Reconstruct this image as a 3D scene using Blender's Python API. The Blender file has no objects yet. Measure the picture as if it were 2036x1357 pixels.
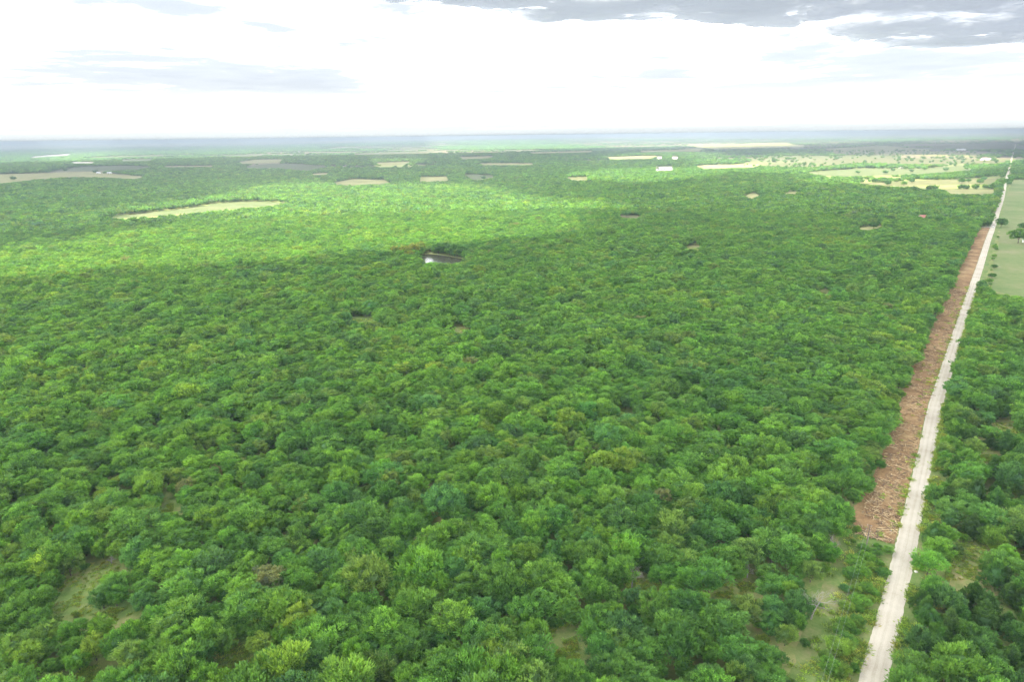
import bpy, math, random
import numpy as np
from mathutils import Matrix, Vector, Euler

random.seed(7)
RNG = np.random.default_rng(11)
S = bpy.context.scene
COL = S.collection
R = math.radians

# ------------------------------------------------------------------ camera
H = 120.0                                   # flying height of the drone, metres
PITCH, ROLL, FPX = R(16.75), R(-0.74), 1357.3
cam_d = bpy.data.cameras.new('camera')
cam = bpy.data.objects.new('camera', cam_d)
COL.objects.link(cam)
cam_d.sensor_width = 36.0
cam_d.lens = 36.0 * FPX / 2036.0
cam_d.clip_start, cam_d.clip_end = 0.5, 200000.0
CR = Matrix.Rotation(math.pi / 2 - PITCH, 3, 'X') @ Matrix.Rotation(ROLL, 3, 'Z')
cam.matrix_world = Matrix.Translation((0, 0, H)) @ CR.to_4x4()
S.camera = cam

# ------------------------------------------------------------------ sun, sky, exposure
SUN_EL, SUN_AZ = R(60), R(-135)              # azimuth from +Y (ahead), clockwise
SUN = np.array([math.cos(SUN_EL) * math.sin(SUN_AZ), math.cos(SUN_EL) * math.cos(SUN_AZ), math.sin(SUN_EL)])
sl = bpy.data.lights.new('sun', 'SUN')
sl.energy, sl.angle, sl.color = 3.15, R(0.55), (1.0, 0.895, 0.69)
so = bpy.data.objects.new('sun', sl)
COL.objects.link(so)
so.rotation_euler = Vector((-SUN).tolist()).to_track_quat('-Z', 'Y').to_euler()
so.location = (SUN * 3000).tolist()

SKY_STRENGTH = 0.07
CLOUD_LEVEL = 1.0
W = bpy.data.worlds.new('World')
S.world = W
W.use_nodes = True
nt = W.node_tree
nt.nodes.clear()


def N(nt, typ, **kw):
    n = nt.nodes.new(typ)
    for k, v in kw.items():
        if k.startswith('i_'):
            key = k[2:]
            n.inputs[int(key) if key.isdigit() else key.replace('_', ' ')].default_value = v
        else:
            setattr(n, k, v)
    return n


def L(nt, a, b):
    nt.links.new(a, b)


def math_n(nt, op, a, b=None, c=None, clamp=False):
    n = nt.nodes.new('ShaderNodeMath')
    n.operation = op
    n.use_clamp = clamp
    for i, v in enumerate((a, b, c)):
        if v is None:
            continue
        if isinstance(v, (int, float)):
            n.inputs[i].default_value = v
        else:
            nt.links.new(v, n.inputs[i])
    return n.outputs[0]


def ramp(nt, fac, stops, interp='LINEAR'):
    n = nt.nodes.new('ShaderNodeValToRGB')
    cr = n.color_ramp
    cr.interpolation = interp
    while len(cr.elements) > 1:
        cr.elements.remove(cr.elements[-1])
    cr.elements[0].position = stops[0][0]
    cr.elements[0].color = (*stops[0][1], 1) if len(stops[0][1]) == 3 else stops[0][1]
    for p, c in stops[1:]:
        e = cr.elements.new(p)
        e.color = (*c, 1) if len(c) == 3 else c
    nt.links.new(fac, n.inputs[0])
    return n.outputs[0]


def mixc(nt, fac, a, b, blend='MIX'):
    n = nt.nodes.new('ShaderNodeMix')
    n.data_type = 'RGBA'
    n.blend_type = blend
    for i, v in ((0, fac), (6, a), (7, b)):
        if isinstance(v, (int, float)):
            n.inputs[i].default_value = v
        elif isinstance(v, tuple):
            n.inputs[i].default_value = (*v, 1) if len(v) == 3 else v
        else:
            nt.links.new(v, n.inputs[i])
    return n.outputs[2]


def noise(nt, vec, scale, detail=4.0, rough=0.55, dist=0.0):
    n = nt.nodes.new('ShaderNodeTexNoise')
    n.inputs['Scale'].default_value = scale
    n.inputs['Detail'].default_value = detail
    n.inputs['Roughness'].default_value = rough
    n.inputs['Distortion'].default_value = dist
    if vec is not None:
        nt.links.new(vec, n.inputs['Vector'])
    return n.outputs[0]


tc = N(nt, 'ShaderNodeTexCoord')
sep = N(nt, 'ShaderNodeSeparateXYZ')
L(nt, tc.outputs['Generated'], sep.inputs[0])
zc = math_n(nt, 'MAXIMUM', sep.outputs[2], 0.0)
den = math_n(nt, 'ADD', zc, 0.035)
cx = math_n(nt, 'DIVIDE', sep.outputs[0], den)
cy = math_n(nt, 'DIVIDE', sep.outputs[1], den)
comb = N(nt, 'ShaderNodeCombineXYZ')
L(nt, cx, comb.inputs[0]); L(nt, cy, comb.inputs[1]); comb.inputs[2].default_value = 1.1
n1 = noise(nt, comb.outputs[0], 0.30, 7, 0.58, 0.3)
n2 = noise(nt, comb.outputs[0], 1.7, 5, 0.6, 0.2)
nn = math_n(nt, 'ADD', math_n(nt, 'MULTIPLY', n1, 0.68), math_n(nt, 'MULTIPLY', n2, 0.32))
# towards the horizon one looks along the cloud bases, which crowd together
crowd = ramp(nt, zc, [(0.03, (0, 0, 0)), (0.06, (1, 1, 1)), (0.10, (1, 1, 1)), (0.15, (0, 0, 0))])
nn = math_n(nt, 'ADD', nn, math_n(nt, 'MULTIPLY', crowd, 0.05))
# white high overcast with faint lavender-grey bases
cloudc = ramp(nt, nn, [(0.30, (1.85, 1.85, 1.83)), (0.505, (1.6, 1.61, 1.62)), (0.535, (0.24, 0.25, 0.26)), (0.575, (0.126, 0.131, 0.141)), (0.70, (0.108, 0.113, 0.126))])
horiz = ramp(nt, zc, [(0.0, (0.148, 0.16, 0.164)), (0.03, (0.163, 0.169, 0.171)), (0.09, (0.6, 0.61, 0.61))])
hf = ramp(nt, zc, [(0.01, (1, 1, 1)), (0.06, (0, 0, 0))])
cl = mixc(nt, hf, cloudc, horiz)
sky = N(nt, 'ShaderNodeTexSky', sky_type='NISHITA', sun_disc=False, sun_elevation=SUN_EL, sun_rotation=SUN_AZ, altitude=300, dust_density=1.5)
bg1 = N(nt, 'ShaderNodeBackground', i_Strength=SKY_STRENGTH)
L(nt, sky.outputs[0], bg1.inputs[0])
bg2 = N(nt, 'ShaderNodeBackground', i_Strength=CLOUD_LEVEL)
L(nt, cl, bg2.inputs[0])
mx = N(nt, 'ShaderNodeMixShader', i_0=0.9)
L(nt, bg1.outputs[0], mx.inputs[1]); L(nt, bg2.outputs[0], mx.inputs[2])
wo = N(nt, 'ShaderNodeOutputWorld')
L(nt, mx.outputs[0], wo.inputs[0])
W.cycles.sampling_method = 'MANUAL'
W.cycles.sample_map_resolution = 512

S.view_settings.view_transform = 'Standard'
S.view_settings.look = 'None'
S.view_settings.exposure = 2.72
S.view_settings.gamma = 1.0
S.view_settings.use_curve_mapping = False
S.render.engine = 'CYCLES'
c = S.cycles
c.max_bounces, c.diffuse_bounces, c.glossy_bounces, c.transmission_bounces = 6, 4, 2, 4
c.volume_bounces, c.transparent_max_bounces = 0, 10
c.caustics_reflective = c.caustics_refractive = False
c.use_denoising = True

# ------------------------------------------------------------------ picture <-> ground
CRn = np.array(CR)


def ray(px, py):
    v = np.stack([(np.asarray(px, float) - 1018) / FPX, -(np.asarray(py, float) - 678.5) / FPX, -np.ones_like(np.asarray(px, float))], -1)
    return v @ CRn.T


def G(px, py, z=0.0):
    """ground point seen at a pixel of the 2036 x 1357 photograph"""
    d = ray(px, py)
    t = (z - H) / d[..., 2]
    return np.stack([d[..., 0] * t, d[..., 1] * t], -1)


def P(x, y, z):
    """pixel at which a world point is seen"""
    x, y, z = np.broadcast_arrays(np.asarray(x, float), np.asarray(y, float), np.asarray(z, float))
    v = np.stack([x, y, z - H], -1) @ CRn
    w = np.maximum(-v[..., 2], 1e-3)
    return 1018 + FPX * v[..., 0] / w, 678.5 - FPX * v[..., 1] / w, -v[..., 2]


def inside(px, py, poly):
    px, py = np.asarray(px), np.asarray(py)
    res = np.zeros(px.shape, bool)
    n = len(poly)
    for i in range(n):
        x0, y0 = poly[i]; x1, y1 = poly[(i + 1) % n]
        if y0 == y1:
            continue
        m = (y0 > py) != (y1 > py)
        res ^= m & (px < (x1 - x0) * (py - y0) / (y1 - y0) + x0)
    return res


def vnoise(x, y, seed=0):
    xi, yi = np.floor(x).astype(np.int64), np.floor(y).astype(np.int64)
    fx, fy = x - xi, y - yi
    fx, fy = fx * fx * (3 - 2 * fx), fy * fy * (3 - 2 * fy)

    def h(a, b):
        n = (a * 374761393 + b * 668265263 + seed * 974634777) & 0x7FFFFFFF
        n = ((n ^ (n >> 13)) * 1274126177) & 0x7FFFFFFF
        return ((n ^ (n >> 16)) & 0xFFFF) / 65535.0
    return (h(xi, yi) * (1 - fx) + h(xi + 1, yi) * fx) * (1 - fy) + (h(xi, yi + 1) * (1 - fx) + h(xi + 1, yi + 1) * fx) * fy


def fbm(x, y, seed=0, oct=4):
    s, a, t = 0, 1.0, 0
    for i in range(oct):
        s = s + a * vnoise(x * 2 ** i, y * 2 ** i, seed + i * 17); t += a; a *= 0.5
    return s / t


def zland(x, y):
    r = np.hypot(x, y)
    k = np.clip((r - 5500) / 9000, 0, 1)
    k = k * k * (3 - 2 * k)
    return k * (np.maximum(fbm(x / 7000, y / 7000, 5, 4) - 0.35, 0) * 130 - 6)


# ------------------------------------------------------------------ objects
def tag(o, label=None, cat=None, group=None, kind=None):
    if label: o['label'] = label
    if cat: o['category'] = cat
    if group: o['group'] = group
    if kind: o['kind'] = kind
    return o


def mesh_np(name, V, F, mats=(), midx=None, smooth=False, cols=None):
    """V (n,3), F a list of faces or an (m,k) array"""
    me = bpy.data.meshes.new(name)
    if isinstance(F, np.ndarray):
        m, k = F.shape
        me.vertices.add(len(V)); me.vertices.foreach_set('co', np.asarray(V, np.float32).ravel())
        me.loops.add(m * k); me.loops.foreach_set('vertex_index', F.astype(np.int32).ravel())
        me.polygons.add(m)
        me.polygons.foreach_set('loop_start', np.arange(0, m * k, k, dtype=np.int32))
        me.polygons.foreach_set('loop_total', np.full(m, k, np.int32))
        me.update(calc_edges=True)
    else:
        me.from_pydata([tuple(map(float, v)) for v in V], [], [tuple(map(int, f)) for f in F])
    for m_ in mats:
        me.materials.append(m_)
    if midx is not None:
        me.polygons.foreach_set('material_index', np.asarray(midx, np.int32))
    me.polygons.foreach_set('use_smooth', np.full(len(me.polygons), smooth))
    if cols is not None:
        a = me.attributes.new('hue', 'FLOAT', 'FACE')
        a.data.foreach_set('value', np.asarray(cols, np.float32))
    me.update()
    return me


def link(name, me, parent=None, loc=(0, 0, 0)):
    o = bpy.data.objects.new(name, me)
    COL.objects.link(o)
    o.location = loc
    if parent: o.parent = parent
    return o


def empty(name, loc, rz=0.0, label=None, cat=None, group=None):
    o = bpy.data.objects.new(name, None)
    o.empty_display_size = 0.5
    COL.objects.link(o)
    o.location = loc
    o.rotation_euler = (0, 0, rz)
    return tag(o, label, cat, group)


class MB:
    def __init__(s): s.V, s.F = [], []

    def box(s, c, d, rz=0.0):
        n = len(s.V)
        for dz in (-.5, .5):
            for dx, dy in ((-.5, -.5), (.5, -.5), (.5, .5), (-.5, .5)):
                x, y = dx * d[0], dy * d[1]
                s.V.append((c[0] + x * math.cos(rz) - y * math.sin(rz), c[1] + x * math.sin(rz) + y * math.cos(rz), c[2] + dz * d[2]))
        s.F += [tuple(n + i for i in f) for f in ((3, 2, 1, 0), (4, 5, 6, 7), (0, 1, 5, 4), (1, 2, 6, 5), (2, 3, 7, 6), (3, 0, 4, 7))]
        return s

    def tube(s, pts, rad, k=6):
        n0 = len(s.V)
        pts = [Vector(p) for p in pts]
        if not isinstance(rad, (list, tuple)): rad = [rad] * len(pts)
        for i, p in enumerate(pts):
            d = (pts[min(i + 1, len(pts) - 1)] - pts[max(i - 1, 0)])
            d = d.normalized() if d.length > 1e-6 else Vector((0, 0, 1))
            a = d.orthogonal().normalized(); b = d.cross(a)
            for j in range(k):
                t = 2 * math.pi * j / k
                s.V.append(tuple(p + (a * math.cos(t) + b * math.sin(t)) * rad[i]))
        for i in range(len(pts) - 1):
            for j in range(k):
                a0 = n0 + i * k + j; a1 = n0 + i * k + (j + 1) % k
                s.F.append((a0, a1, a1 + k, a0 + k))
        s.F.append(tuple(n0 + (len(pts) - 1) * k + j for j in range(k)))
        s.F.append(tuple(n0 + j for j in reversed(range(k))))
        return s

    def build(s, name, mat, parent=None, loc=(0, 0, 0), smooth=False):
        return link(name, mesh_np(name, s.V, s.F, [mat], smooth=smooth), parent, loc)


# ------------------------------------------------------------------ materials
def new_mat(name):
    m = bpy.data.materials.new(name)
    m.use_nodes = True
    m.node_tree.nodes.clear()
    return m, m.node_tree


def out(nt, sh, vol=None):
    o = nt.nodes.new('ShaderNodeOutputMaterial')
    if sh is not None: L(nt, sh, o.inputs[0])
    if vol is not None: L(nt, vol, o.inputs[1])


def pos(nt):
    return nt.nodes.new('ShaderNodeNewGeometry').outputs['Position']


def flat_mat(name, col, rough=0.7, vary=0.15, scale=1.5):
    m, nt = new_mat(name)
    tcn = nt.nodes.new('ShaderNodeTexCoord')
    f = noise(nt, tcn.outputs['Object'], scale, 4)
    lo = tuple(v * (1 - vary) for v in col); hi = tuple(min(1, v * (1 + vary)) for v in col)
    cc = ramp(nt, f, [(0.3, lo), (0.7, hi)])
    b = N(nt, 'ShaderNodeBsdfPrincipled', i_Roughness=rough)
    L(nt, cc, b.inputs['Base Color'])
    out(nt, b.outputs[0])
    return m


def leaf_mat(name, bright=1.0, gloss=0.25):
    """leaf colour of each tree comes from its own tint; leaves differ a little within a crown"""
    m, nt = new_mat(name)
    at = N(nt, 'ShaderNodeAttribute', attribute_type='INSTANCER', attribute_name='tint')
    hu = N(nt, 'ShaderNodeAttribute', attribute_type='GEOMETRY', attribute_name='hue')
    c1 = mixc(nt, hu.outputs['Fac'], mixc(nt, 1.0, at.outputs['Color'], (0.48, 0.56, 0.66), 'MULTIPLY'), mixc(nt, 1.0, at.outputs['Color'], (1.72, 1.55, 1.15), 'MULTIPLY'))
    if bright != 1.0:
        c1 = mixc(nt, 1.0, c1, (bright, bright, bright), 'MULTIPLY')
    b = N(nt, 'ShaderNodeBsdfPrincipled', i_Roughness=0.55)
    b.inputs['Specular IOR Level'].default_value = gloss
    L(nt, c1, b.inputs['Base Color'])
    t = nt.nodes.new('ShaderNodeBsdfTranslucent')
    L(nt, mixc(nt, 1.0, c1, (2.8, 2.2, 1.0), 'MULTIPLY'), t.inputs[0])
    mx = N(nt, 'ShaderNodeMixShader', i_0=0.33)
    L(nt, b.outputs[0], mx.inputs[1]); L(nt, t.outputs[0], mx.inputs[2])
    out(nt, mx.outputs[0])
    return m


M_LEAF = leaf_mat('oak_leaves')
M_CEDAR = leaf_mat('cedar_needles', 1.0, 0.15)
M_BARK = flat_mat('bark', (0.10, 0.08, 0.06), 0.9, 0.3, 3)
M_DEAD = flat_mat('weathered_wood', (0.24, 0.22, 0.195), 0.9, 0.25, 3)
M_WHITE = flat_mat('white_paint', (0.78, 0.78, 0.76), 0.6, 0.08)
M_CREAM = flat_mat('cream_wall', (0.6, 0.56, 0.48), 0.8, 0.1)
M_METALROOF = flat_mat('pale_metal_roof', (0.74, 0.75, 0.77), 0.45, 0.06, 0.4)
M_REDROOF = flat_mat('rusty_red_roof', (0.42, 0.17, 0.12), 0.7, 0.2, 0.6)
M_GREYROOF = flat_mat('grey_shingle', (0.16, 0.15, 0.15), 0.85, 0.2)
M_DARK = flat_mat('dark_glass', (0.03, 0.035, 0.04), 0.2, 0.1)
M_STEEL = flat_mat('galvanised_steel', (0.42, 0.42, 0.42), 0.5, 0.15)
M_POLE = flat_mat('creosote_pole', (0.13, 0.10, 0.08), 0.9, 0.25)
M_WIRE = flat_mat('aluminium_cable', (0.42, 0.43, 0.44), 0.4, 0.05)
M_RUBBER = flat_mat('tyre_rubber', (0.02, 0.02, 0.02), 0.8, 0.1)
M_ROCK = flat_mat('limestone', (0.68, 0.64, 0.57), 0.9, 0.15, 4)


def ground_mat():
    m, nt = new_mat('prairie_ground')
    p = pos(nt)
    # near: rough grass, leaf litter and bare soil between the trees
    a = noise(nt, p, 0.035, 6, 0.6)
    b = noise(nt, p, 0.35, 6, 0.65)
    d = noise(nt, p, 2.2, 4, 0.7)
    f = math_n(nt, 'ADD', math_n(nt, 'MULTIPLY', a, 0.5), math_n(nt, 'ADD', math_n(nt, 'MULTIPLY', b, 0.32), math_n(nt, 'MULTIPLY', d, 0.18)))
    near = ramp(nt, f, [(0.38, (0.085, 0.155, 0.036)), (0.46, (0.14, 0.20, 0.055)), (0.53, (0.21, 0.225, 0.08)), (0.60, (0.29, 0.235, 0.115))])
    # far: a patchwork of pastures and wood lots on the section grid
    mp = N(nt, 'ShaderNodeMapping')
    mp.inputs['Rotation'].default_value = (0, 0, R(36.5))
    mp.inputs['Scale'].default_value = (1 / 640, 1 / 820, 0)
    L(nt, p, mp.inputs[0])
    vo = N(nt, 'ShaderNodeTexVoronoi', distance='CHEBYCHEV', i_Randomness=0.55, i_Scale=1.0)
    L(nt, mp.outputs[0], vo.inputs['Vector'])
    sp = N(nt, 'ShaderNodeSeparateColor')
    L(nt, vo.outputs['Color'], sp.inputs[0])
    fields = ramp(nt, sp.outputs[0], [(0.0, (0.11, 0.12, 0.058)), (0.3, (0.17, 0.152, 0.09)), (0.5, (0.09, 0.115, 0.043)), (0.72, (0.21, 0.175, 0.118)), (0.9, (0.135, 0.145, 0.066))], 'CONSTANT')
    fields = mixc(nt, math_n(nt, 'MULTIPLY', b, 0.35), fields, (0.2, 0.2, 0.1))
    w = noise(nt, p, 0.00042, 7, 0.62)
    wm = ramp(nt, w, [(0.53, (0, 0, 0)), (0.56, (1, 1, 1))])
    far = mixc(nt, wm, fields, mixc(nt, a, (0.05, 0.075, 0.03), (0.075, 0.10, 0.04)))
    ln = N(nt, 'ShaderNodeVectorMath', operation='LENGTH')
    L(nt, p, ln.inputs[0])
    k = N(nt, 'ShaderNodeMapRange', clamp=True)
    k.inputs[1].default_value, k.inputs[2].default_value = 2300, 3400
    L(nt, ln.outputs['Value'], k.inputs[0])
    k2 = N(nt, 'ShaderNodeMapRange', clamp=True)
    k2.inputs[1].default_value, k2.inputs[2].default_value = 6000, 9000
    L(nt, ln.outputs['Value'], k2.inputs[0])
    col = mixc(nt, k.outputs[0], near, mixc(nt, k2.outputs[0], fields, far))
    bs = N(nt, 'ShaderNodeBsdfPrincipled', i_Roughness=0.95)
    bs.inputs['Specular IOR Level'].default_value = 0.1
    L(nt, col, bs.inputs['Base Color'])
    bp = N(nt, 'ShaderNodeBump', i_Strength=0.6, i_Distance=0.3)
    L(nt, b, bp.inputs['Height']); L(nt, bp.outputs[0], bs.inputs['Normal'])
    out(nt, bs.outputs[0])
    return m


def field_mat(name, a, b, c, scale=0.02):
    m, nt = new_mat(name)
    p = pos(nt)
    n1 = noise(nt, p, scale, 6, 0.6)
    n2 = noise(nt, p, scale * 14, 5, 0.65)
    f = math_n(nt, 'ADD', math_n(nt, 'MULTIPLY', n1, 0.68), math_n(nt, 'MULTIPLY', n2, 0.32))
    col = ramp(nt, f, [(0.36, a), (0.5, b), (0.63, c)])
    bs = N(nt, 'ShaderNodeBsdfPrincipled', i_Roughness=0.95)
    bs.inputs['Specular IOR Level'].default_value = 0.08
    L(nt, col, bs.inputs['Base Color'])
    bp = N(nt, 'ShaderNodeBump', i_Strength=0.5, i_Distance=0.15)
    L(nt, n2, bp.inputs['Height']); L(nt, bp.outputs[0], bs.inputs['Normal'])
    out(nt, bs.outputs[0])
    return m


def road_mat():
    m, nt = new_mat('crushed_limestone_road')
    uv = N(nt, 'ShaderNodeUVMap', uv_map='UVMap')
    sp = N(nt, 'ShaderNodeSeparateXYZ')
    L(nt, uv.outputs[0], sp.inputs[0])
    p = pos(nt)
    big = noise(nt, p, 0.09, 5, 0.6)
    fine = noise(nt, p, 3.0, 5, 0.7)
    mp = N(nt, 'ShaderNodeMapping')
    mp.inputs['Scale'].default_value = (5.0, 0.02, 1)
    L(nt, uv.outputs[0], mp.inputs[0])
    streak = noise(nt, mp.outputs[0], 3.0, 5, 0.6)
    # four wheel tracks worn paler than the loose gravel between
    u = math_n(nt, 'ADD', sp.outputs[0], math_n(nt, 'MULTIPLY', math_n(nt, 'SUBTRACT', big, 0.5), 0.12))
    tr = math_n(nt, 'COSINE', math_n(nt, 'MULTIPLY', u, 2 * math.pi * 3.2))
    f = math_n(nt, 'ADD', math_n(nt, 'MULTIPLY', fine, 0.30), math_n(nt, 'ADD', math_n(nt, 'MULTIPLY', streak, 0.24), math_n(nt, 'ADD', math_n(nt, 'MULTIPLY', big, 0.46), math_n(nt, 'MULTIPLY', tr, 0.03))))
    col = ramp(nt, f, [(0.34, (0.33, 0.28, 0.215)), (0.46, (0.43, 0.38, 0.305)), (0.56, (0.50, 0.45, 0.37)), (0.68, (0.56, 0.51, 0.43))])
    bs = N(nt, 'ShaderNodeBsdfPrincipled', i_Roughness=0.95)
    bs.inputs['Specular IOR Level'].default_value = 0.1
    L(nt, col, bs.inputs['Base Color'])
    bp = N(nt, 'ShaderNodeBump', i_Strength=0.5, i_Distance=0.05)
    L(nt, fine, bp.inputs['Height']); L(nt, bp.outputs[0], bs.inputs['Normal'])
    out(nt, bs.outputs[0])
    return m


def dirt_mat():
    m, nt = new_mat('mulched_red_soil')
    p = pos(nt)
    a = noise(nt, p, 0.06, 6, 0.6)
    b = noise(nt, p, 0.5, 6, 0.65, 0.8)
    st = N(nt, 'ShaderNodeMapping')
    st.inputs['Rotation'].default_value = (0, 0, R(20))
    st.inputs['Scale'].default_value = (0.6, 3.0, 1)
    L(nt, p, st.inputs[0])
    d = noise(nt, st.outputs[0], 1.0, 6, 0.75, 1.5)
    f = math_n(nt, 'ADD', math_n(nt, 'MULTIPLY', a, 0.55), math_n(nt, 'ADD', math_n(nt, 'MULTIPLY', b, 0.33), math_n(nt, 'MULTIPLY', d, 0.30)))
    col = ramp(nt, f, [(0.42, (0.10, 0.072, 0.05)), (0.51, (0.185, 0.108, 0.056)), (0.60, (0.27, 0.168, 0.082)), (0.68, (0.35, 0.24, 0.12)), (0.78, (0.44, 0.335, 0.18))])
    bs = N(nt, 'ShaderNodeBsdfPrincipled', i_Roughness=0.95)
    bs.inputs['Specular IOR Level'].default_value = 0.1
    L(nt, col, bs.inputs['Base Color'])
    bp = N(nt, 'ShaderNodeBump', i_Strength=0.8, i_Distance=0.25)
    L(nt, d, bp.inputs['Height']); L(nt, bp.outputs[0], bs.inputs['Normal'])
    out(nt, bs.outputs[0])
    return m


def water_mat():
    m, nt = new_mat('pond_water')
    b = N(nt, 'ShaderNodeBsdfPrincipled', i_Roughness=0.2)
    b.inputs['Base Color'].default_value = (0.05, 0.045, 0.03, 1)
    b.inputs['Specular IOR Level'].default_value = 0.6
    bp = N(nt, 'ShaderNodeBump', i_Strength=0.5, i_Distance=0.12)
    L(nt, noise(nt, pos(nt), 0.5, 4), bp.inputs['Height']); L(nt, bp.outputs[0], b.inputs['Normal'])
    out(nt, b.outputs[0])
    return m


def cloud_mat():
    """water droplets: light enters the top and glows out of the base; thin edges let light straight through"""
    m, nt = new_mat('cloud_vapour')
    th = N(nt, 'ShaderNodeAttribute', attribute_type='GEOMETRY', attribute_name='thick')
    p = pos(nt)
    nz = noise(nt, p, 0.011, 7, 0.66)
    t = math_n(nt, 'MULTIPLY', th.outputs['Fac'], math_n(nt, 'ADD', math_n(nt, 'MULTIPLY', nz, 1.0), 0.55))
    al = ramp(nt, t, [(0.0, (0, 0, 0)), (0.35, (0.45, 0.45, 0.45)), (0.7, (0.95, 0.95, 0.95)), (0.75, (0.995, 0.995, 0.995))])
    tl = N(nt, 'ShaderNodeBsdfTranslucent'); tl.inputs[0].default_value = (0.275, 0.297, 0.34, 1)
    df = N(nt, 'ShaderNodeBsdfDiffuse'); df.inputs[0].default_value = (0.40, 0.425, 0.47, 1)
    a = N(nt, 'ShaderNodeMixShader', i_0=0.28)
    L(nt, tl.outputs[0], a.inputs[1]); L(nt, df.outputs[0], a.inputs[2])
    tr = N(nt, 'ShaderNodeBsdfTransparent')
    b = nt.nodes.new('ShaderNodeMixShader')
    L(nt, al, b.inputs[0]); L(nt, tr.outputs[0], b.inputs[1]); L(nt, a.outputs[0], b.inputs[2])
    out(nt, b.outputs[0])
    return m


# ------------------------------------------------------------------ places in the picture (pixels of the 2036 x 1357 photograph)
ROAD_PX = [(1722, 1420), (1738, 1340), (1771, 1220), (1797, 1110), (1823, 983), (1843, 895), (1860, 806), (1888, 718), (1906, 659), (1925, 600), (1947, 535), (1964, 480), (1974, 453), (1983, 425), (1993.5, 394), (2000, 360), (2008, 331), (2013, 310), (2019.5, 286)]
FIELDS = [  # (material key, polygon)
    ('tan', [(-250, 372), (-250, 349), (0, 346.6), (60, 345), (182, 341.4), (292, 352), (265, 356), (200, 352.5), (120, 352.5), (60, 358), (40, 361), (0, 365)]),
    ('green', [(100, 340), (162, 332), (241, 330), (306, 331.5), (272, 337), (186, 340.2), (103, 340.7)]),
    ('green', [(180, 436), (261, 427), (378, 413.6), (430, 405), (481, 401), (536, 401.6), (577, 404), (536, 409), (498.5, 413), (447, 417), (378, 424), (309, 430), (261, 433)]),
    ('green', [(491.6, 330), (536, 326), (591, 326), (653, 332), (605, 339.7), (584, 337), (550, 334.5), (491.6, 334.5)]),
    ('tan', [(474, 322), (510, 317.5), (564, 317), (555, 324), (480, 326)]),
    ('tan', [(658, 365), (700, 356), (765, 358), (776, 364), (690, 369)]),
    ('tan', [(834, 352), (889, 351), (892, 360), (836, 361)]),
    ('green', [(920, 346.6), (975, 348.6), (985, 352), (941, 358.6)]),
    ('pale', [(745, 324), (818, 321.5), (803, 327), (762, 330)]),
    ('tan', [(913, 312), (982, 310.5), (975, 314.5), (920, 317)]),
    ('tan', [(951, 325), (1061, 325), (1055, 328.5), (960, 328.5)]),
    ('pale', [(1126, 353.5), (1169, 352), (1167.6, 359), (1136.6, 358.6)]),
    ('tan', [(1205, 312.5), (1305, 309.5), (1298, 315.6), (1216, 316.5)]),
    ('pale', [(1231, 428.4), (1274, 429), (1270.7, 435.3), (1233, 432.5)]),
    ('pale', [(1515.6, 327.5), (1681, 316), (1775, 313.4), (1915, 320), (2003, 321), (1990, 325), (1831, 326.5), (1700, 323.5), (1618.7, 332), (1525, 331)]),
    ('green', [(1600, 343), (1643.6, 340), (1712, 335), (1831, 336.5), (1912, 329), (1935, 338), (1831, 346), (1681, 351), (1637, 349.3)]),
    ('pale', [(1687, 363.4), (1759, 363.4), (1831, 358.7), (1900, 357), (1985, 354), (1975, 366), (1837, 368.5), (1797, 371.5), (1743.6, 368)]),
    ('tan', [(1881, 377.5), (1978, 376.5), (1978, 386), (1887, 385.5)]),
    ('pasture', [(2014, 358), (2001, 392), (1993, 427), (1987, 471), (1977, 527), (1968.5, 577), (2034, 593), (2400, 660), (2600, 400), (2300, 345)]),
    ('tan', [(1700, 456), (1726, 450), (1753, 448.5), (1753, 453), (1727, 458)]),
    ('white', [(60, 312), (100, 308), (139, 305.5), (141, 309), (90, 311.5), (62, 315)]),
    ('white', [(142, 322.6), (187, 322.6), (185, 325), (144, 325)]),
    ('pale', [(1850, 291), (1930, 286), (2015, 284), (2012, 295), (1920, 297)]),  # pale colour stands in for sunlight on this far field
    ('tan', [(1380, 330), (1510, 326), (1500, 333), (1400, 336)]),
    ('tan', [(1480, 390), (1497, 384), (1512, 389), (1496, 397)]),
    ('tan', [(1560, 383), (1592, 381), (1585, 386), (1562, 386)]),
    ('tan', [(323, 330.5), (426, 329.5), (424, 332), (330, 332.5)]),
    ('green', [(237, 317.5), (302, 316), (300, 320), (245, 321)]),
    ('tan', [(1050, 303), (1180, 300), (1175, 303), (1060, 305.5)]),
    ('pale', [(700, 306), (860, 303), (850, 305.5), (705, 308)]),
    ('tan', [(620, 346), (655, 344), (650, 348), (622, 349)]),
    ('tan', [(1270, 300), (1400, 296), (1390, 301), (1275, 303)]),
    ('tan', [(1360, 288), (1560, 283), (1600, 292), (1420, 297)]),
    ('tan', [(1640, 296), (1760, 290), (1880, 300), (1960, 306), (1930, 313), (1780, 309), (1660, 306)]),
]
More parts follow.
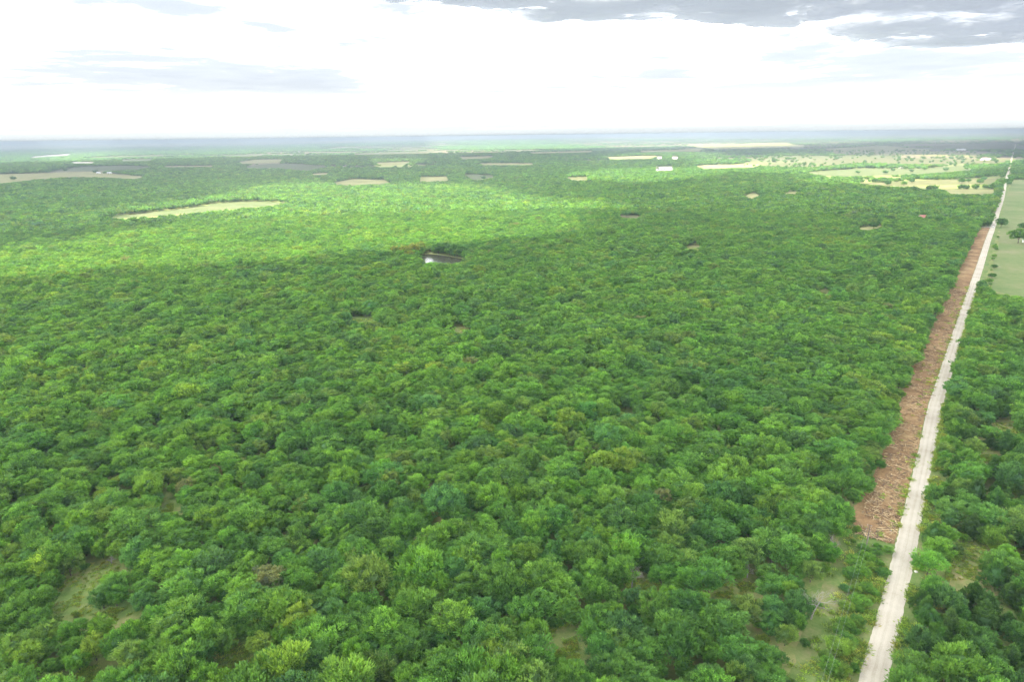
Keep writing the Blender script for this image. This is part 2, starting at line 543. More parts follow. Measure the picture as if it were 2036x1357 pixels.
GAPS = [  # glades with grass
    [(85, 1222), (130, 1160), (190, 1125), (238, 1112), (225, 1135), (195, 1160), (190, 1190), (110, 1222)],
    [(215, 1205), (250, 1208), (258, 1242), (235, 1248)],
    [(1245, 1150), (1312, 1158), (1310, 1188), (1262, 1184)],
    [(1422, 1192), (1440, 1155), (1502, 1155), (1500, 1175), (1480, 1197)],
    [(1088, 1285), (1145, 1238), (1150, 1300), (1128, 1315)],
    [(432, 1335), (480, 1300), (500, 1268), (470, 1350)],
    [(316, 998), (342, 998), (338, 1018), (320, 1015)],
    [(698, 629), (745, 631), (740, 641), (703, 639)],
    [(888, 649), (932, 651), (925, 661), (893, 659)],
    [(1632, 576), (1655, 578), (1650, 592), (1632, 590)],
    [(160, 1322), (195, 1335), (190, 1375), (160, 1375)],
    [(875, 1232), (912, 1244), (890, 1257)],
    [(690, 1242), (715, 1236), (712, 1256), (695, 1258)],
    [(1505, 1268), (1525, 1262), (1522, 1284), (1508, 1286)],
    [(1232, 818), (1256, 820), (1250, 832), (1236, 830)],
    [(1360, 490), (1395, 488), (1390, 495), (1365, 496)],
    [(580, 905), (598, 905), (592, 918), (582, 916)],
    [(1880, 1141), (1890, 1120), (1915, 1102), (1938, 1078), (1962, 1072), (1948, 1105), (1925, 1118), (1960, 1150), (1925, 1150)],
    [(1975, 838), (2012, 835), (2030, 862), (1985, 866)],
    [(1950, 905), (1972, 900), (1975, 912), (1955, 915)],
    [(1920, 985), (1945, 978), (1950, 990), (1925, 996)],
]
POND_SEEN = [(833, 516), (840, 506), (857, 504), (880, 507), (905, 511), (926, 515), (921, 520), (900, 523), (872, 523), (850, 522)]
POND = [(834, 508), (852, 505), (872, 507), (900, 511.5), (924, 516), (932, 522), (930, 532), (905, 543), (868, 545), (838, 536), (826, 520)]
BANK = [(820, 510), (835, 504), (855, 502), (880, 504.5), (905, 508.5), (930, 513), (942, 521), (938, 536), (908, 548), (864, 549), (830, 540), (816, 522)]
LIT = [
    [(-400, 590), (0, 565), (250, 550), (400, 537), (600, 524), (780, 503), (840, 497), (960, 486), (1060, 478), (1180, 478), (1265, 466), (1200, 455), (1070, 442), (1010, 427), (1150, 420), (1290, 432), (1290, 420), (1200, 410), (1060, 405), (960, 396), (1000, 385), (860, 372), (700, 376), (620, 386), (600, 405), (560, 425), (560, 440), (450, 447), (300, 470), (200, 487), (100, 502), (0, 520), (-400, 560)],
    [(1390, 322), (1440, 345), (1640, 355), (1800, 352), (1950, 340), (2030, 318), (1900, 309), (1600, 309), (1400, 314)],
    [(1560, 366), (1650, 374), (1780, 377), (1900, 374), (1960, 352), (1780, 358), (1650, 358)],
    [(170, 442), (430, 399), (590, 397), (590, 413), (430, 425), (260, 440)],
    [(400, 399), (560, 373), (640, 369), (670, 382), (560, 395)],
    [(725, 321), (830, 318), (825, 332), (740, 334)],
    [(1180, 316), (1330, 303), (1420, 308), (1420, 316), (1210, 321)],
    [(1100, 356), (1240, 340), (1360, 340), (1420, 350), (1260, 372), (1120, 366)],
    [(60, 310), (150, 304), (250, 300), (240, 322), (100, 330), (60, 320)],
    [(160, 462), (60, 462), (90, 452), (200, 448)],
]

M_GROUND = ground_mat()
FM = {
    'tan': field_mat('tan_hayfield', (0.205, 0.205, 0.076), (0.275, 0.272, 0.113), (0.34, 0.315, 0.15)),
    'green': field_mat('green_meadow', (0.07, 0.10, 0.037), (0.095, 0.12, 0.05), (0.125, 0.134, 0.07)),
    'pale': field_mat('pale_dry_grass', (0.085, 0.10, 0.038), (0.11, 0.118, 0.052), (0.145, 0.137, 0.075)),
    'pasture': field_mat('grazed_pasture', (0.105, 0.165, 0.05), (0.155, 0.195, 0.072), (0.23, 0.215, 0.115), 0.012),
    'white': field_mat('bare_chalky_ground', (0.25, 0.24, 0.22), (0.32, 0.31, 0.285), (0.40, 0.385, 0.36)),
    'verge': field_mat('verge_grass', (0.085, 0.155, 0.036), (0.14, 0.195, 0.056), (0.23, 0.22, 0.10), 0.08),
    'bank': field_mat('muddy_bank', (0.12, 0.16, 0.05), (0.18, 0.21, 0.085), (0.25, 0.24, 0.12), 0.05),
}

# ------------------------------------------------------------------ ground, fields, pond
ang = np.linspace(0, 2 * math.pi, 193)[:-1]
rad = np.concatenate([[60, 200, 500, 1000, 2000, 3500, 5000], np.geomspace(5600, 48000, 40)])
AA, RR = np.meshgrid(ang, rad)
gx, gy = RR * np.sin(AA), RR * np.cos(AA)
gz = zland(gx, gy)
V = np.stack([gx.ravel(), gy.ravel(), gz.ravel()], -1)
V = np.vstack([V, [[0, 0, 0]]])
na, nr = len(ang), len(rad)
F = []
for i in range(nr - 1):
    for j in range(na):
        a, b = i * na + j, i * na + (j + 1) % na
        F.append((b, a, a + na, b + na))
for j in range(na):
    F.append((j, (j + 1) % na, nr * na))
ground = link('ground', mesh_np('ground', V, F, [M_GROUND]))
tag(ground, kind='structure')


def dense_poly(poly, step=4.0, jit=0.0):
    res = []
    n = len(poly)
    for i in range(n):
        (x0, y0), (x1, y1) = poly[i], poly[(i + 1) % n]
        k = max(1, int(math.hypot(x1 - x0, (y1 - y0) * 4) / step))
        for j in range(k):
            res.append((x0 + (x1 - x0) * j / k, y0 + (y1 - y0) * j / k))
    return res


def ngon_sheet(name, poly_px, mat, z, wob=0.0, step=6.0):
    """a sheet on the land whose outline is seen along a polygon of the photograph"""
    pts = np.array(dense_poly(poly_px, step))
    g = G(pts[:, 0], pts[:, 1])
    if wob:
        g = g + (np.stack([fbm(g[:, 0] / (5 + 2 * wob), g[:, 1] / (5 + 2 * wob), 3), fbm(g[:, 0] / (5 + 2 * wob), g[:, 1] / (5 + 2 * wob), 4)], -1) - .5) * wob
    zz = zland(g[:, 0], g[:, 1])
    v = np.column_stack([g, np.full(len(g), z) + zz])
    area = np.sum(g[:, 0] * np.roll(g[:, 1], -1) - np.roll(g[:, 0], -1) * g[:, 1])
    idx = list(range(len(g)))
    if area < 0: idx.reverse()
    o = link(name, mesh_np(name, v, [tuple(idx)], [mat]))
    return tag(o, kind='structure')


for i, (k, poly) in enumerate(FIELDS):
    nm = {'tan': 'hayfield', 'green': 'meadow', 'pale': 'dry_field', 'pasture': 'pasture', 'white': 'bare_ground'}[k]
    far = min(p[1] for p in poly) < 345
    ngon_sheet(nm, poly, FM[k], 0.3 + 0.02 * i if far else 0.05 + 0.004 * i, 40.0 if far else 6.0)
ngon_sheet('pond_bank', BANK, FM['bank'], 0.04, 3.0, 3.0)
ngon_sheet('pond_water', POND, water_mat(), 0.06, 4.0, 3.0)

# ------------------------------------------------------------------ road, verge, cleared strip
rp = np.array(ROAD_PX, float)
rg = G(rp[:, 0], rp[:, 1])
seg = np.hypot(*np.diff(rg, axis=0).T)
sarc = np.concatenate([[0], np.cumsum(seg)])


def catmull(t):
    """smooth road centre line by arc length"""
    x = np.interp(t, sarc, rg[:, 0]); y = np.interp(t, sarc, rg[:, 1])
    return x, y


ss = np.concatenate([np.arange(0, 900, 3.0), np.arange(900, 2500, 10.0), np.arange(2500, sarc[-1], 60.0)])
ker = np.ones(9) / 9
rx, ry = catmull(ss)
rxs = np.convolve(np.pad(rx, 4, 'edge'), ker, 'valid'); rys = np.convolve(np.pad(ry, 4, 'edge'), ker, 'valid')
RC = np.column_stack([rxs, rys])
RC[0], RC[-1] = (rx[0], ry[0]), (rx[-1], ry[-1])
td = np.gradient(RC, axis=0); td /= np.linalg.norm(td, axis=1)[:, None]
RN = np.column_stack([td[:, 1], -td[:, 0]])        # to the right of the road
RS = np.concatenate([[0], np.cumsum(np.hypot(*np.diff(RC, axis=0).T))])
HALF = 2.75


def road_uv(x, y):
    """distance along the road and signed distance to its right"""
    x, y = np.atleast_1d(x), np.atleast_1d(y)
    s = np.empty(len(x)); u = np.empty(len(x))
    for i0 in range(0, len(x), 4000):
        q = np.column_stack([x[i0:i0 + 4000], y[i0:i0 + 4000]])
        d = ((q[:, None, :] - RC[None, ::3]) ** 2).sum(-1)
        k = d.argmin(1) * 3
        s[i0:i0 + 4000] = RS[k] + ((q - RC[k]) * td[k]).sum(1)
        u[i0:i0 + 4000] = ((q - RC[k]) * RN[k]).sum(1)
    return s, u


def road_pt(s, u):
    i = np.interp(s, RS, np.arange(len(RS)))
    i0 = np.clip(i.astype(int) if isinstance(i, np.ndarray) else int(i), 0, len(RS) - 1)
    x = np.interp(s, RS, RC[:, 0]) + np.asarray(u) * RN[i0][..., 0]
    y = np.interp(s, RS, RC[:, 1]) + np.asarray(u) * RN[i0][..., 1]
    return x, y


def s_at(px, py):
    g = G(px, py)
    return float(road_uv(g[0], g[1])[0][0])


def strip_mesh(name, s0, s1, ulo, uhi, cols, mat, z, wl=0.0, wr=0.0, bump=0.0, step=2.5, freq=3.0, ragged=0.0):
    st = np.concatenate([np.arange(s0, min(s1, 1000), step), np.arange(max(s0, min(s1, 1000)), s1, step * 8), [s1]])
    Vv, Ff, uv = [], [], []
    n = len(st)
    fade = np.ones(n)
    lo = (np.interp(st - s0, [0, 7, 22, 50], ulo) if isinstance(ulo, list) else ulo) + (fbm(st / freq, st * 0, 31, 4) - .5) * 2 * wl
    hi = uhi + (fbm(st / freq, st * 0, 57, 4) - .5) * 2 * wr
    if ragged:
        k = np.clip(np.minimum(st - s0, s1 - st) / ragged + .25 * (fbm(st / 1.5, st * 0, 71, 2) - .5), .02, 1) ** .5
        lo = hi + (lo - hi) * k
    for j in range(cols + 1):
        t = j / cols
        u = lo + (hi - lo) * t
        x, y = road_pt(st, u)
        zz = np.full(n, z) + zland(x, y)
        if bump:
            zz = zz + bump * fbm(x / 4, y / 4, 9, 3) * math.sin(math.pi * t)
        Vv.append(np.column_stack([x, y, zz])); uv.append(np.column_stack([np.full(n, t), st / 5.5]))
    Vv = np.vstack(Vv); uv = np.vstack(uv)
    for j in range(cols):
        for i in range(n - 1):
            a = j * n + i
            Ff.append((a, a + n, a + n + 1, a + 1))
    Ff = np.array(Ff)
    me = mesh_np(name, Vv, Ff, [mat])
    ul = me.uv_layers.new(name='UVMap')
    ul.data.foreach_set('uv', uv[Ff.ravel()].astype(np.float32).ravel())
    o = link(name, me)
    return tag(o, kind='structure')


S_CLR0, S_CLR1 = s_at(1793, 1088), s_at(1975, 453)     # near and far end of the cleared strip
S_END = RS[-1]
strip_mesh('verge', 0, 2000, -17.0, -2.4, 5, FM['verge'], 0.012, 2.0, 0.3)
strip_mesh('verge', 0, S_END - 200, 2.4, 6.5, 3, FM['verge'], 0.012, 0.3, 1.2)
M_DIRT = dirt_mat()
strip_mesh('cleared_soil', S_CLR0, S_CLR1, [-14.5, -18.0, -15.8, -14.2], -3.0, 8, M_DIRT, 0.03, 2.3, 0.35, 0.22, 1.5, 2.2, 9.0)
road = strip_mesh('road', 0, S_END, -HALF, HALF, 8, road_mat(), 0.05, 0.32, 0.32, 0.0, 1.2, 1.6)

# ------------------------------------------------------------------ tree shapes
def leaf_quads(base, dirs, length, width, rng):
    """folded leaf sprays: base points (n,3), directions (n,3)"""
    n = len(base)
    d = dirs / np.linalg.norm(dirs, axis=1)[:, None]
    r = rng.normal(size=(n, 3))
    s = np.cross(d, r); s /= np.linalg.norm(s, axis=1)[:, None]
    nrm = np.cross(s, d)
    l = length * rng.uniform(.7, 1.3, (n, 1)); w = width * rng.uniform(.7, 1.3, (n, 1))
    v = np.stack([base, base + d * l * .5 + s * w * .5 + nrm * l * .08, base + d * l, base + d * l * .55 - s * w * .5 + nrm * l * .08], 1)
    f = np.arange(n * 4).reshape(n, 4)
    return v.reshape(-1, 3), f


def ico(sub):
    import bmesh
    bm = bmesh.new()
    bmesh.ops.create_icosphere(bm, subdivisions=sub, radius=1)
    v = np.array([x.co[:] for x in bm.verts]); f = np.array([[q.index for q in x.verts] for x in bm.faces])
    bm.free()
    return v, f


ICO1, ICO2 = ico(1), ico(2)


def crown(kind, seed, nclump, per, ll, lw, core=0.48):
    """crown of a tree about 9 m tall and 9 m wide, returned as vertices, quads, hue per face"""
    g = np.random.default_rng(seed)
    Vs, Fs, Hs = [], [], []
    nv = 0
    ph = g.uniform(0, 6.28, 6)

    def lump(az, el):
        return 1 + .14 * np.sin(2 * az + ph[0]) + .10 * np.sin(3 * az + 2 * el + ph[1]) + .09 * np.sin(5 * az - 3 * el + ph[2])
    if kind == 'cedar':
        hh, rr = 7.5, 2.6
        z = 0.5 + 7.0 * g.beta(1.3, 1.5, nclump)
        az = g.uniform(0, 6.28, nclump)
        rmax = rr * np.clip(1 - (z / hh) ** 1.5, .04, 1) * np.clip(z / 1.2 + .4, 0, 1) * (1 + .25 * np.sin(3 * az + ph[0]) + .15 * np.sin(5 * az + z))
        q = np.sqrt(g.uniform(.3, 1, nclump))
        C = np.column_stack([np.cos(az) * rmax * q, np.sin(az) * rmax * q, z])
        flat, up, crad, centre = 1.0, 1.0, 0.5, np.array([0, 0, 1.5])
    else:
        rx, rz, cz = 4.4, 3.3, 5.2
        if kind == 'round': rx, rz, cz = 4.1, 3.7, 5.0
        if kind == 'layer': rx, rz, cz = 4.7, 3.3, 5.2
        az = g.uniform(0, 6.28, nclump)
        sz = g.uniform(-.85, 1, nclump)
        el = np.arcsin(sz)
        q = np.where(g.uniform(size=nclump) < .75, g.uniform(.78, 1.0, nclump), g.uniform(.3, .78, nclump)) * lump(az, el)
        if kind == 'layer':
            sz = np.round(sz * 3.5 + g.uniform(-.25, .25, nclump)) / 3.5
            sz = np.clip(sz, -.9, 1)
        cr = np.sqrt(np.maximum(0, 1 - sz ** 2)) * np.where(sz < -.2, 1 - .25 * (-sz), 1)
        if kind == 'layer': cr = np.maximum(cr, .25)
        C = np.column_stack([np.cos(az) * cr * rx * q, np.sin(az) * cr * rx * q, cz + sz * rz * q])
        flat, up, crad = (0.28, 0.15, 1.25) if kind == 'layer' else ((0.9, 0.35, .95) if kind == 'round' else (0.85, 0.75, 1.05))
        centre = np.array([0, 0, cz - 1.5])
    hue_c = g.uniform(0, 1, nclump)
    for k in range(nclump):
        n = per
        o = g.normal(size=(n, 3)); o /= np.linalg.norm(o, axis=1)[:, None]
        rr_ = crad * g.uniform(.6, 1.35)
        b = C[k] + o * np.array([1, 1, flat]) * rr_ * g.uniform(.25, .9, (n, 1))
        outw = C[k] - centre
        outw = outw / (np.linalg.norm(outw) + 1e-6)
        d = o * .8 * np.array([1, 1, flat]) + outw * .75 + np.array([0, 0, up]) + g.normal(size=(n, 3)) * .25
        v, f = leaf_quads(b, d, ll, lw, g)
        Vs.append(v); Fs.append(f + nv); nv += len(v)
        Hs.append(np.clip(hue_c[k] * .75 + g.uniform(-.1, .35, n), 0, 1))
    V = np.vstack(Vs); Fq = np.vstack(Fs); Hq = np.concatenate(Hs)
    iv, jf = ICO2
    if kind == 'cedar':
        cv = iv * np.array([1.45, 1.45, 2.9]) * (1 + .12 * np.sin(iv[:, :1] * 5 + ph[3])) + np.array([0, 0, 3.2])
        cv[:, :2] *= np.clip(1.25 - cv[:, 2:3] / 8, .1, 1)
    else:
        a2 = np.arctan2(iv[:, 1], iv[:, 0]); e2 = np.arcsin(np.clip(iv[:, 2], -1, 1))
        cv = iv * lump(a2, e2)[:, None] * np.array([rx, rx, rz]) * core + np.array([0, 0, cz])
    return V, Fq, Hq, cv, jf


def crown_mesh(name, mat, *args, **kw):
    V, Fq, Hq, cv, jf = crown(*args, **kw)
    faces = [tuple(f) for f in Fq] + [tuple(f + len(V)) for f in jf]
    hue = np.concatenate([Hq, np.full(len(jf), .2)])  # solid inner core, added to block light, gets a fixed darker leaf tone
    return np.vstack([V, cv]), faces, hue


def trunk_data(seed, h=6.0, r=.22, limbs=6, spread=3.2):
    g = random.Random(seed)
    b = MB()
    b.tube([(0, 0, -.3), (.05, .02, 1.2), (.1 * g.uniform(-1, 1), .1, 2.6), (.2 * g.uniform(-1, 1), .1, h)], [r * 1.3, r, r * .85, r * .3], 6)
    for i in range(limbs):
        a = i * 6.28 / limbs + g.uniform(-.4, .4); z0 = g.uniform(1.4, 3.6)
        e = spread * g.uniform(.7, 1.1)
        b.tube([(0, 0, z0), (math.cos(a) * e * .5, math.sin(a) * e * .5, z0 + 1.3), (math.cos(a) * e, math.sin(a) * e, z0 + g.uniform(1.8, 3.4))], [r * .6, r * .4, r * .12], 5)
    return b


PROTO = {}      # name -> (crown mesh, trunk mesh)
protos = bpy.data.collections.new('tree_shapes')      # shapes used by the forest, not placed in the scene themselves


def add_proto(name, V, F, hue, tb, mat):
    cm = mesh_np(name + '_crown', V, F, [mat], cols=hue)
    tm = mesh_np(name + '_trunk', tb.V, tb.F, [M_BARK]) if tb else None
    PROTO[name] = (cm, tm)
    nf = len(F)
    if tb:
        VV = np.vstack([V, np.array(tb.V)])
        FF = list(F) + [tuple(i + len(V) for i in f) for f in tb.F]
        mi = [0] * nf + [1] * len(tb.F)
        hu = np.concatenate([hue, np.zeros(len(tb.F))])
        jm = mesh_np(name + '_tree', VV, FF, [mat, M_BARK], mi, cols=hu)
    else:
        jm = cm
    o = bpy.data.objects.new(name, jm)
    protos.objects.link(o)


NEAR, MID, FAR, CLUMP, CEDAR = [], [], [], [], []
kinds = ['brush', 'brush', 'brush', 'layer', 'layer', 'round', 'round', 'brush']
for i, k in enumerate(kinds):
    nm = f'tree_a{i}'
    add_proto(nm, *crown_mesh(nm, M_LEAF, k, 100 + i, 95 if k != 'layer' else 80, 42, .74 if k != 'round' else .6, .29), trunk_data(i), M_LEAF)
    NEAR.append((nm, k))
for i in range(4):
    nm = f'tree_b{i}'
    add_proto(nm, *crown_mesh(nm, M_CEDAR, 'cedar', 200 + i, 120, 30, .5, .17), trunk_data(40 + i, 5.5, .13, 3, .9), M_CEDAR)
    CEDAR.append(nm)
for i, k in enumerate(['brush', 'brush', 'layer', 'round', 'brush']):
    nm = f'tree_c{i}'
    add_proto(nm, *crown_mesh(nm, M_LEAF, k, 300 + i, 85, 24, .85, .42, core=.56), trunk_data(60 + i, limbs=3), M_LEAF)
    MID.append(nm)
for i, k in enumerate(['brush', 'layer', 'round', 'brush']):
    nm = f'tree_d{i}'
    add_proto(nm, *crown_mesh(nm, M_LEAF, k, 400 + i, 30, 7, 1.7, 1.1, core=.75), None, M_LEAF)
    FAR.append(nm)
for i in range(4):     # a handful of crowns grown together, for woods kilometres away
    g = np.random.default_rng(500 + i)
    Vs, Fs, Hs, nv = [], [], [], 0
    for j in range(9):
        iv, jf = ICO1
        off = np.append(g.uniform(-14, 14, 2), 0)
        v = iv * np.array([5.5, 5.5, 4.2]) * g.uniform(.75, 1.2) * (1 + .22 * g.normal(size=(len(iv), 1))) + np.array([0, 0, 4.6]) + off
        v[:, 2] = np.maximum(v[:, 2], -.5)
        Vs.append(v); Fs.append(jf + nv); nv += len(v); Hs.append(np.clip(np.full(len(jf), g.uniform(0, 1)) + g.uniform(-.3, .3, len(jf)), 0, 1))
    nm = f'tree_e{i}'
    add_proto(nm, np.vstack(Vs), [tuple(f) for f in np.vstack(Fs)], np.concatenate(Hs), None, M_LEAF)
    CLUMP.append(nm)
ORDER = {n: i for i, n in enumerate(sorted(PROTO))}

TINTS = [('bright-green', (0.096, 0.222, 0.044)), ('mid-green', (0.074, 0.186, 0.043)), ('dark-green', (0.052, 0.142, 0.040)),
         ('yellow-green', (0.124, 0.232, 0.045)), ('olive-green', (0.098, 0.188, 0.054)), ('blue-green', (0.064, 0.168, 0.060))]
TW = np.array([.27, .36, .14, .09, .07, .07])
TA = np.array([t[1] for t in TINTS])

# ------------------------------------------------------------------ where trees stand
def jitter_grid(x0, x1, y0, y1, cell, j=.46):
    X, Y = np.meshgrid(np.arange(x0, x1, cell), np.arange(y0, y1, cell))
    X = X + (np.arange(X.shape[0]) % 2)[:, None] * cell * .5
    X = X.ravel() + RNG.uniform(-j, j, X.size) * cell
    Y = Y.ravel() + RNG.uniform(-j, j, Y.size) * cell
    return X, Y


def in_view(x, y, margin=90, top=0):
    px, py, w = P(x, y, np.full(len(x), 4.0))
    return (w > 1) & (px > -margin) & (px < 2036 + margin) & (py < 1357 + margin * 1.6)


def seen_through(x, y, r, h, polys, zf=0):
    """true where a tree would stand in, or hide, one of the open places"""
    bad = np.zeros(len(x), bool)
    dist = np.hypot(x, y); ux, uy = y / dist, -x / dist
    for dz, du in ((0, 0), (.35 * h, -.6 * r), (.35 * h, .6 * r), (.6 * h, -.8 * r), (.6 * h, .8 * r), (.97 * h, 0), (.5 * h, 0)):
        px, py, _ = P(x + ux * du, y + uy * du, zf + dz)
        for poly in polys:
            xs = [p[0] for p in poly]; ys = [p[1] for p in poly]
            m = (px > min(xs)) & (px < max(xs)) & (py > min(ys)) & (py < max(ys))
            if m.any():
                bad[m] |= inside(px[m], py[m], poly)
    return bad


YARDS = [[(1303, 331), (1339, 330), (1338, 339), (1303, 340)], [(1827, 432), (1840, 432), (1840, 434.6), (1827, 434.6)], [(1787.5, 436), (1793, 436), (1793, 438), (1787.5, 438)],
         [(1306, 310), (1317, 310), (1317, 317.5), (1306, 317.5)], [(1336, 310), (1348, 310), (1348, 317.5), (1336, 317.5)]]
OPEN_FAR = [f[1] for f in FIELDS] + [POND_SEEN] + YARDS
OPEN_NEAR = OPEN_FAR + GAPS


def corridor(x, y, r):
    """true for trees that would stand on the road, its verges or the cleared strip"""
    s, u = road_uv(x, y)
    left = np.where(s < S_CLR0, -15.5, np.where(s < S_CLR1, np.interp(s - S_CLR0, [0, 7, 22, 50], [-14, -17, -14.8, -13.3]), -3.2))
    right = np.where(s < S_CLR0, 4.2, 3.5)
    right = np.where((s > s_at(1930, 575)) & (s < s_at(1994, 392)), 12.0, right)
    return (u > left - r * .62) & (u < right + r * .55) & (s > -20), s, u


T = dict(x=[], y=[], r=[], sc=[], scz=[], proto=[], tint=[], rot=[], ti=[], z=[])


def tint_of(x, y, n):
    w = RNG.uniform(size=n)
    f = fbm(x / 60, y / 60, 77, 3)
    w = np.clip(w * .8 + (f - .5) * .55 + .1, 0, .9999)
    order = [3, 0, 1, 4, 5, 2]
    cw = np.cumsum(TW[order]) / TW.sum()
    ti = np.array(order)[np.searchsorted(cw, w)]
    col = TA[ti] * RNG.uniform(.86, 1.16, (n, 1)) * np.array([1, 1, 1]) * RNG.uniform(.94, 1.06, (n, 3))
    return ti, col


def put(x, y, sc, scz, proto, z=None, dull=None):
    n = len(x)
    ti, col = tint_of(x, y, n)
    T['x'].append(x); T['y'].append(y); T['sc'].append(sc); T['scz'].append(scz); T['proto'].append(proto)
    T['tint'].append(col); T['ti'].append(ti); T['rot'].append(RNG.uniform(0, 6.28, n)); T['z'].append(zland(x, y) if z is None else z)


# woods close by and in the middle distance, tree by tree
x, y = jitter_grid(-1000, 1150, 90, 1150, 5.15)
d = np.hypot(x, y)
k = (d < 1100) & in_view(x, y, 260)
x, y, d = x[k], y[k], d[k]
sc = np.clip(RNG.lognormal(-.02, .25, len(x)) * .78 * (0.80 + .42 * fbm(x / 35, y / 35, 21, 3)), .42, 1.35)
scz = sc ** .8 * .96 * RNG.uniform(.82, 1.12, len(x))
k = RNG.uniform(size=len(x)) > .03
x, y, d, sc, scz = x[k], y[k], d[k], sc[k], scz[k]
bad, s_, u_ = corridor(x, y, 4.2 * sc)
bad |= seen_through(x, y, 4.2 * sc, 8.6 * scz, OPEN_NEAR)
x, y, d, sc, scz, u_, s_ = [a[~bad] for a in (x, y, d, sc, scz, u_, s_)]
n = len(x)
pn = np.where(d < 330, RNG.choice([ORDER[a] for a, _ in NEAR], n), np.where(d < 600, RNG.choice([ORDER[a] for a in MID], n), RNG.choice([ORDER[a] for a in MID[:4]], n)))
# cedars mixed into the wood right of the road
ced = (u_ > 4) & (s_ < 330) & (RNG.uniform(size=n) < np.interp(u_, [4, 14, 40], [.12, .55, .6]) * np.interp(s_, [60, 180, 330], [1, .8, 0]))
ced |= (u_ < 0) & (d < 500) & (RNG.uniform(size=n) < .006)
pn = np.where(ced, RNG.choice([ORDER[a] for a in CEDAR], n), pn)
sc = np.where(ced, np.clip(sc, .7, 1.1) * 1.28, sc)
scz = np.where(ced, sc * RNG.uniform(.7, .95, n), scz)
put(x, y, sc, scz, pn)
cedar_tint = np.array([0.050, 0.122, 0.038])
cm = RNG.uniform(.8, 1.35, (n, 1)) * cedar_tint * RNG.uniform(.92, 1.08, (n, 3))
T['tint'][-1] = np.where(ced[:, None], cm, T['tint'][-1])
T['ti'][-1] = np.where(ced, 9, T['ti'][-1])
# a few grey-brown thin crowns
dead = (RNG.uniform(size=n) < .0007) & ~ced
T['tint'][-1][dead] = (0.125, 0.165, 0.085)
T['ti'][-1][dead] = 8
N_NEAR = n
# saplings and brush under and between the near trees
x, y = jitter_grid(-330, 380, 90, 480, 7.5)
k = (np.hypot(x, y) < 480) & in_view(x, y)
x, y = x[k], y[k]
sc = RNG.uniform(.16, .42, len(x))
gap = seen_through(x, y, 4 * sc, 8 * sc, OPEN_NEAR)
s_, u_ = road_uv(x, y)
k = np.where(gap, RNG.uniform(size=len(x)) < .07, True) & ~((u_ > -3.4) & (u_ < 3.4)) & ~((s_ > S_CLR0) & (s_ < S_CLR1) & (u_ < 0) & (u_ > -13))
x, y, sc = x[k], y[k], sc[k]
put(x, y, sc, sc * RNG.uniform(.6, 1.0, len(x)), RNG.choice([ORDER[a] for a, _ in NEAR], len(x)))

# woods out to two and a half kilometres
x, y = jitter_grid(-2400, 2600, 400, 2650, 9.4)
d = np.hypot(x, y)
k = (d >= 1092) & (d < 2600) & in_view(x, y, 150)
x, y = x[k], y[k]
sc = np.clip(RNG.lognormal(0, .17, len(x)) * 1.15, .7, 1.7)
scz = sc * RNG.uniform(.72, .98, len(x))
px, py, _ = P(x, y, np.zeros(len(x)))
s_, u_ = road_uv(x, y)
open_r = np.where(u_ > 0, (fbm(x / 160, y / 160, 61, 4) < .56), (fbm(x / 110, y / 110, 62, 4) < np.interp(px, [1500, 1900], [.2, .5]) * np.interp(py, [375, 395], [1, .3])))
bad = corridor(x, y, 4.2 * sc)[0] | seen_through(x, y, 4.2 * sc, 8.6 * scz, OPEN_FAR) | open_r
x, y, sc, scz = [a[~bad] for a in (x, y, sc, scz)]
put(x, y, sc, scz, RNG.choice([ORDER[a] for a in FAR], len(x)))

# woods to five kilometres, thinner towards the right where pasture takes over
x, y = jitter_grid(-5000, 5000, 1500, 5100, 15.5)
d = np.hypot(x, y)
k = (d >= 2580) & (d < 5000) & in_view(x, y, 120)
x, y = x[k], y[k]
sc = np.clip(RNG.lognormal(0, .2, len(x)) * 1.75, .9, 2.6)
scz = sc * RNG.uniform(.48, .66, len(x))
px, py, _ = P(x, y, np.zeros(len(x)))
thr = np.interp(px, [0, 900, 1300, 1500, 2036], [.34, .34, .38, .52, .56])
keep = fbm(x / 420 + 3, y / 420, 63, 5) > thr
keep |= RNG.uniform(size=len(x)) < np.interp(px, [1300, 1500], [.05, .035])
seen = seen_through(x, y, 4.2 * sc, 8.6 * scz, OPEN_FAR)
stray = seen & (px > 1450) & (RNG.uniform(size=len(x)) < .05 * (fbm(x / 150, y / 150, 66, 3) > .5) + .012)
sc = np.where(stray, sc * .6, sc)
bad = corridor(x, y, 4.2 * sc)[0] | (seen & ~stray) | (~keep & ~stray)
x, y, sc, scz = [a[~bad] for a in (x, y, sc, scz)]
put(x, y, sc, scz, RNG.choice([ORDER[a] for a in FAR], len(x)))

# wood lots and hedgerows beyond
x, y = jitter_grid(-12500, 12500, 2500, 15000, 44)
d = np.hypot(x, y)
k = (d >= 4950) & (d < 15000) & in_view(x, y, 30)
x, y, d = x[k], y[k], d[k]
c36, s36 = math.cos(R(36.5)), math.sin(R(36.5))
ax, ay = x * c36 - y * s36, x * s36 + y * c36
row = ((np.abs((ay / 805) % 1 - .5) < .03) & (fbm(ax / 700, ay / 805 // 1, 5, 2) > .38)) | ((np.abs((ax / 805) % 1 - .5) < .03) & (fbm(ay / 700, ax / 805 // 1, 6, 2) > .38))
px, py, _ = P(x, y, np.zeros(len(x)))
thr = np.interp(px, [0, 700, 1100, 1400, 2036], [.41, .41, .50, .67, .71])
keep = (fbm(x / 1500 + 9, y / 1500, 64, 5) > thr) | row
bad = seen_through(x, y, np.full(len(x), 14.0), np.full(len(x), 9.0), OPEN_FAR, zland(x, y)) | ~keep | (np.abs(road_uv(x, y)[1]) < 25)
x, y = x[~bad], y[~bad]
